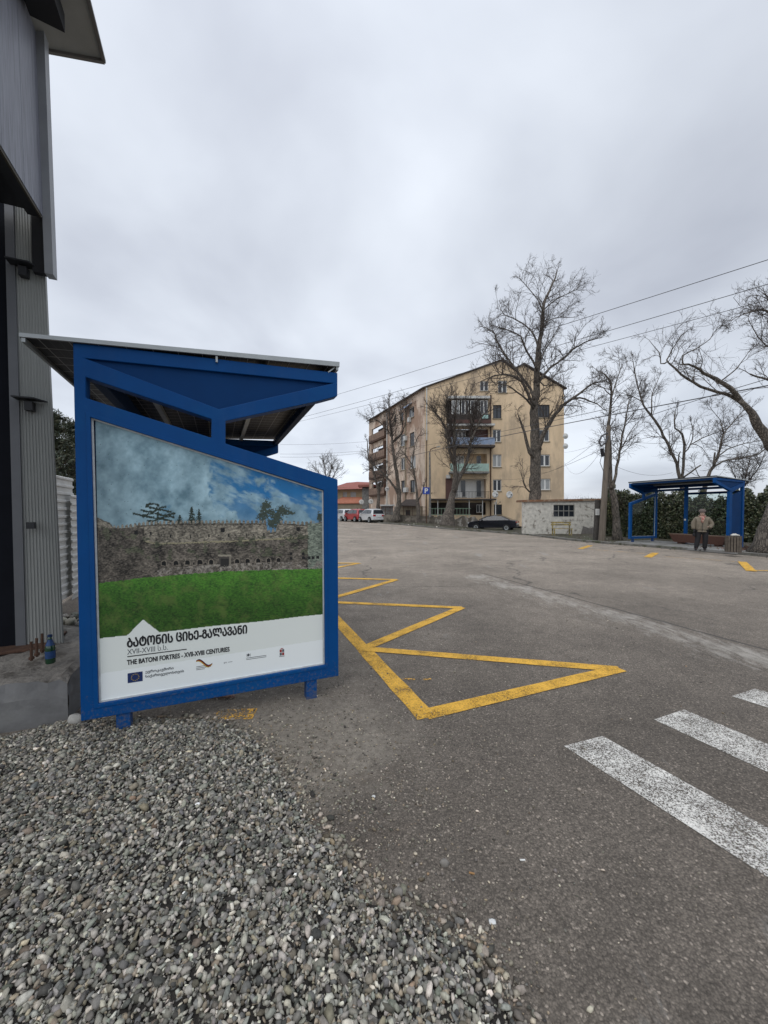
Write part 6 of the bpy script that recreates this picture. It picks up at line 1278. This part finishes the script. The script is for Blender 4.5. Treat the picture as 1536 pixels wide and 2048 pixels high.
wire((560, 908), (745, 900), 60, 58, .2, .020, 'middle thin wire low in the sky between near shelter and block')
wire((560, 914), (745, 903), 60, 58, .3, .020, 'lowest thin wire low in the sky between near shelter and block')
wire((1080, 946), (1206, 872), 45, 20.3, .5, .012, 'slack service wire from the block wall to the utility pole coil')
wire((1000, 958), (1206, 897), 45, 20.3, .6, .012, 'lower slack wire from the ochre wall to the splice box')
wire((1129, 925), (1203, 900), 45, 20.3, 1.3, .010, 'loosely looping wire from the corner of the block to utility pole')
wire((1129, 905), (1206, 884), 45, 20.3, .1, .010, 'nearly level thin wire at the right corner of the block')
wire((1216, 880), (1540, 872), 20.5, 30, .4, .010, 'level thin wire from the utility pole passing behind the bare trees')
wire((1216, 925), (1345, 945), 20.5, 26, .4, .009, 'drooping thin wire right of utility pole above hedge')

# ------------------------------------------------------------------ litter bin with a bag on it
bn = G(1466, 1106, .125); bn = Vector((bn.x, bn.y, .125)); lb = thing('litter_bin', 'round slatted wooden litter bin at the right of far shelter', 'litter bin', bn)
b_ = MB()
for k in range(18):
    a = k * 2 * math.pi / 18; c_ = Vector((math.cos(a) * .225, math.sin(a) * .225, .33)); b_.obox(c_, Vector((-math.sin(a), math.cos(a), 0)) * .03, Vector((math.cos(a), math.sin(a), 0)) * .009, Vector((0, 0, .29)))
b_.build('slat', mat('bin_wood', (.10, .082, .065), .8, .3, 10), lb); b_ = MB(); b_.lathe((0, 0, .05), [(.19, 0), (.205, .5)], 18); b_.build('liner', M_black, lb)
b_ = MB()
for z in (.10, .56): b_.lathe((0, 0, z), [(.213, 0), (.213, .03)], 18)
b_.build('hoop', M_dark, lb)
b_ = MB(); r = random.Random(4); vs = []; 
for j, (q, z) in enumerate(((.05, 0), (.12, .015), (.13, .04), (.06, .075))): vs += [(q * 1.3 * math.cos(k * .785) * r.uniform(.8, 1.2), q * .8 * math.sin(k * .785) * r.uniform(.8, 1.2), z + r.uniform(-.015, .015)) for k in range(8)]
b_.add(vs, [(i * 8 + k, i * 8 + (k + 1) % 8, (i + 1) * 8 + (k + 1) % 8, (i + 1) * 8 + k) for i in range(3) for k in range(8)] + [tuple(range(24, 32)), tuple(range(7, -1, -1))]); b_.v = [(v[0] + bn.x + .06, v[1] + bn.y, v[2] + bn.z + .62) for v in b_.v]
tag(b_.build('plastic_bag', mat('bag_white', (.50, .48, .44), .6, .15, 9), smooth=True), 'crumpled pale bag lying on top of the slatted litter bin', 'bag')

# ------------------------------------------------------------------ the waiting person
def skin(name, verts, edges, radii, m, parent, sub=2, root=0):
    me = bpy.data.meshes.new(name); me.from_pydata([tuple(v) for v in verts], edges, []); me.materials.append(m); o = bpy.data.objects.new(name, me); C.objects.link(o); o.parent = parent
    o.modifiers.new('skin', 'SKIN'); sv = me.skin_vertices[0].data
    for i, r_ in enumerate(radii): sv[i].radius = (r_, r_) if isinstance(r_, float) else r_
    sv[root].use_root = True; o.modifiers['skin'].use_smooth_shade = True
    s_ = o.modifiers.new('sub', 'SUBSURF'); s_.levels = sub; s_.render_levels = sub; return o
pp = G(1403, 1101, .125); per = thing('person', 'person in beige hooded jacket, grey cap and pink scarf standing before the bench', 'person', (pp.x, pp.y, .125), R(-35))
M_skin = mat('skin', (.42, .29, .23), .6, .08, 20); M_coat = mat('beige_coat', (.165, .14, .105), .85, .2, 9, bump=.3, bscale=30); M_trs = mat('black_trousers', (.012, .012, .014), .8, .2, 9); M_hat = mat('grey_wool', (.12, .095, .085), .9, .3, 25); M_scf = mat('pink_scarf', (.30, .10, .09), .8, .3, 14, col2=(.42, .32, .24), thr=.5); M_shoe = mat('shoe_black', (.015, .012, .014), .4)
# x = the person's left, -y = front
V_ = [(0, 0, .84), (0, 0, 1.02), (0, -.005, 1.22), (0, 0, 1.30), (0, -.005, 1.36), (0, -.02, 1.42), (0, -.02, 1.50),
      (-.15, 0, 1.25), (-.245, .0, 1.05), (-.235, -.04, .84), (-.235, -.05, .76),
      (.15, 0, 1.25), (.27, .03, 1.04), (.18, -.08, .92), (.12, -.09, .90),
      (-.09, 0, .78), (-.125, -.03, .44), (-.17, -.05, .09), (-.18, -.14, .045), (.09, 0, .78), (.105, -.01, .44), (.09, .02, .09), (.11, -.08, .045)]
E_ = [(0, 1), (1, 2), (2, 3), (3, 4), (4, 5), (5, 6), (2, 7), (7, 8), (8, 9), (9, 10), (2, 11), (11, 12), (12, 13), (13, 14), (0, 15), (15, 16), (16, 17), (17, 18), (0, 19), (19, 20), (20, 21), (21, 22)]
fing = []
for i, (dx, ln) in enumerate(((-.030, .062), (-.010, .070), (.010, .066), (.028, .052))):      # right hand: four fingers closed round the bag handle
    b0 = len(V_); V_ += [(-.235 + dx * .4, -.055 + dx, .725), (-.235 + dx * .3 - .01, -.06 + dx, .725 - ln * .6), (-.222 + dx * .2, -.06 + dx, .725 - ln)]; E_ += [(10, b0), (b0, b0 + 1), (b0 + 1, b0 + 2)]; fing += [.010, .009, .007]
b0 = len(V_); V_ += [(-.21, -.085, .74), (-.205, -.09, .705)]; E_ += [(10, b0), (b0, b0 + 1)]; fing += [.011, .009]
rad = [.13, .12, .13, .06, .052, .075, .055, .055, .042, .032, .034, .055, .042, .032, .035, .085, .055, .04, .035, .085, .055, .04, .035] + fing
body = skin('body', V_, E_, rad, M_skin, per)
gv = [V_[9], V_[10]] + V_[23:37]; skin('glove', gv, [(0, 1)] + [(a_ if a_ == 1 else a_, b_2) for a_, b_2 in [(1, 2), (2, 3), (3, 4), (1, 5), (5, 6), (6, 7), (1, 8), (8, 9), (9, 10), (1, 11), (11, 12), (12, 13), (1, 14), (14, 15)]], [.038, .040] + [q + .004 for q in fing], M_black, per)
# jacket: torso and sleeves, a raised collar; the left hand rests in its pocket
cv = [(0, 0, .74), (0, 0, .88), (0, -.01, 1.06), (0, 0, 1.22), (0, .005, 1.30), (-.17, 0, 1.22), (-.268, .0, 1.03), (-.25, -.04, .80), (.17, 0, 1.22), (.30, .03, 1.02), (.20, -.10, .87)]
ce = [(0, 1), (1, 2), (2, 3), (3, 4), (3, 5), (5, 6), (6, 7), (3, 8), (8, 9), (9, 10)]
coat = skin('jacket', cv, ce, [(.225, .18), (.225, .18), (.215, .175), (.165, .13), (.09, .085), .098, .092, .068, .098, .094, .075], M_coat, per)
hm = MB(); hm.lathe((0, 0, .715), [(.190, 0), (.199, .02), (.196, .06)], 20); hm.v = [(v[0], v[1] * .82, v[2]) for v in hm.v]; hm.build('jacket_hem', M_coat, coat, smooth=True)
zp = MB(); zp.bar((0, -.186, .76), (0, -.178, 1.10), .012, .006); zp.build('jacket_zip', M_dark, coat)
hood = MB(); hood.lathe((0, .05, 1.27), [(.10, 0), (.135, .04), (.125, .09), (.09, .12)], 16); hood.v = [(v[0], v[1] * .9, v[2]) for v in hood.v]; hood.build('hood', M_coat, coat, smooth=True)
skin('trousers', [(0, 0, .84), (-.095, 0, .74), (-.125, -.03, .44), (-.172, -.045, .055), (.095, 0, .74), (.108, -.01, .44), (.092, .02, .055)], [(0, 1), (1, 2), (2, 3), (0, 4), (4, 5), (5, 6)], [.14, .115, .092, .076, .115, .092, .076], M_trs, per)
for nm, x, y in (('shoe', -.18, -.07), ('shoe', .10, -.01)): skin(nm, [(x, y + .05, .055), (x - .003, y - .02, .055), (x - .008, y - .13, .035)], [(0, 1), (1, 2)], [.058, .056, .036], M_shoe, per)
ht = MB(); ht.lathe((0, -.005, 1.492), [(.098, -.02), (.108, .0), (.112, .03), (.098, .075), (.06, .105), (.012, .115)], 18); ht.v = [(v[0], v[1] * 1.12, v[2]) for v in ht.v]; hto = ht.build('cap', M_hat, per, smooth=True)
pk = MB(); pk.add([(.085 * math.sin(a), -.105 - .05 * math.cos(a), 1.484 + .0 * a) for a in [k * .4 - 1.4 for k in range(8)]] + [(.085 * math.sin(a), -.09 - .03 * math.cos(a), 1.498) for a in [k * .4 - 1.4 for k in range(8)]], [(k, k + 1, k + 9, k + 8) for k in range(7)]); pk.build('peak', M_hat, hto)
hr = MB(); hr.lathe((0, .012, 1.375), [(.070, -.02), (.088, .03), (.092, .09)], 16); hr.build('hair', M_black, per, smooth=True)
fc = MB(); fc.lathe((0, -.045, 1.405), [(.02, -.07), (.05, -.05), (.066, -.01), (.068, .03), (.06, .065)], 14); fc.build('face', M_skin, body, smooth=True)
for x in (-.026, .026): e_ = MB(); e_.box((x - .011, -.114, 1.428), (x + .011, -.106, 1.437)); e_.build('eye', M_black, body)
ns_ = MB(); ns_.add([(-.010, -.11, 1.400), (.010, -.11, 1.400), (0, -.112, 1.432), (0, -.132, 1.402)], [(0, 3, 2), (3, 1, 2), (0, 1, 3)]); ns_.build('nose', M_skin, body); mo_ = MB(); mo_.box((-.022, -.112, 1.378), (.022, -.104, 1.385)); mo_.build('mouth', mat('lips', (.22, .07, .06), .6), body)
sf = MB(); sf.lathe((0, -.02, 1.255), [(.085, 0), (.115, .03), (.105, .06), (.075, .085)], 16); sf.tube([(0, -.12, 1.30), (.02, -.165, 1.22), (-.01, -.175, 1.14), (.01, -.175, 1.07)], [.05, .055, .045, .025], 8); sf.build('scarf', M_scf, per, smooth=True)
hp_ = chain(per); hb = thing('handbag', 'small black handbag hanging from the hand of the waiting person', 'handbag', hp_ @ Vector((-.24, -.06, .54)), R(-35))
b_ = MB(); b_.box((-.04, -.10, 0), (.04, .10, .13)); b_.build('pouch', M_black, hb, bevel=.025); b_ = MB(); b_.tube([(0, -.08, .12), (0, -.05, .19), (0, 0, .205), (0, .05, .19), (0, .08, .12)], .008, 6); b_.build('handle', M_black, hb)
# ------------------------------------------------------------------ loose ground litter, leaves and tufts on the far verge
r = np.random.RandomState(77)
def on_verge(n, o0, o1, i0=2, i1=None):
    i1 = i1 or len(kr) - 30; i = r.randint(i0, i1, n); o_ = r.uniform(o0, o1, n); K_ = np.array([[p.x, p.y] for p in kr]); Nn = np.array([[p.x, p.y] for p in kn]); q = K_[i] + Nn[i] * o_[:, None] + r.randn(n, 2) * .25
    z = np.array([gh(a, b) for a, b in q]); return np.c_[q, z + VH]
P = on_verge(5200, .25, 3.2); rr_ = fbm(P[:, 0] + 50, P[:, 1] + 50, .9, 3); P = P[rr_ > .46]; n = len(P); S_l = .05
hgt = r.uniform(.02, .10, n); a = r.rand(n) * 6.28; wv = .008
v = np.stack([P + np.c_[np.cos(a) * wv, np.sin(a) * wv, -.02 * np.ones(n)], P - np.c_[np.cos(a) * wv, np.sin(a) * wv, .02 * np.ones(n)], P + np.c_[r.randn(n) * .03, r.randn(n) * .03, hgt]], 1).reshape(-1, 3)
tag(npmesh('grass', v, np.arange(n * 3).reshape(n, 3), M_leaf, col=np.repeat(np.array([[.07, .085, .03]]) * r.uniform(.5, 1.6, (n, 1)), 3, 0)), kind='stuff')
P = on_verge(9000, .1, 4.5); P[:, 2] += .012; v, f = leaves(P, .035, r, .7); v[:, 2] = np.repeat(P[:, 2], 4) + (v[:, 2] - np.repeat(P[:, 2], 4)) * .25
tag(npmesh('fallen_leaves', v, f, M_leaf, col=leaf_cols(len(P), [(.10, .07, .045), (.06, .045, .03), (.15, .12, .08), (.04, .035, .025)], r)), kind='stuff')
P = on_verge(1500, -.25, 2.5); P[:, 2] -= np.where(P[:, 2] > 0, 0, 0); S = np.clip(r.gamma(2, .013, 1500), .01, .08)
o_ = P.copy(); tag(stones('verge_stones', P[:, :2], P[:, 2] + S * .1, S, M_stone, stone_colors(1500, r) * r.choice([.7, 1.0, 1.9], (1500, 1), p=[.5, .4, .1]), 9, .5), kind='stuff')
P = on_verge(2600, -.45, .06); P[:, 2] -= VH - .01; S = np.clip(r.gamma(2, .007, 2600), .004, .035); tag(stones('gutter_debris', P[:, :2], P[:, 2], S, M_stone, stone_colors(2600, r) * r.choice([.3, .7, 1.6], (2600, 1), p=[.6, .35, .05]), 10, .5), kind='stuff')
bp_ = SH(sh2, .1, L + 1.1, 0); n = 1600; P = np.c_[bp_.x + r.randn(n) * .75, bp_.y + r.randn(n) * .45, VH + np.abs(r.randn(n)) * .06]; v, f = leaves(P, .075, r, .25)
tag(npmesh('leaf_litter', v, f, M_leaf, col=leaf_cols(n, [(.14, .07, .045), (.09, .05, .035), (.05, .035, .03)], r)), kind='stuff')

# far woods along the horizon on the left, only glimpsed from beside the photograph's place
r = np.random.RandomState(91); n = 26000; x_ = r.uniform(-90, -6, n); hm_ = 3.5 + 3.0 * fbm(x_ + 200, x_ * 0, .12, 4); P = np.c_[x_, 92 + r.randn(n) * 2.0, r.rand(n) ** .7 * hm_]
v, f = leaves(P, .35, r, .7); tag(npmesh('far_woods', v, f, M_leaf, col=leaf_cols(n, [(.05, .05, .035), (.035, .045, .025), (.07, .065, .045)], r)), kind='stuff')
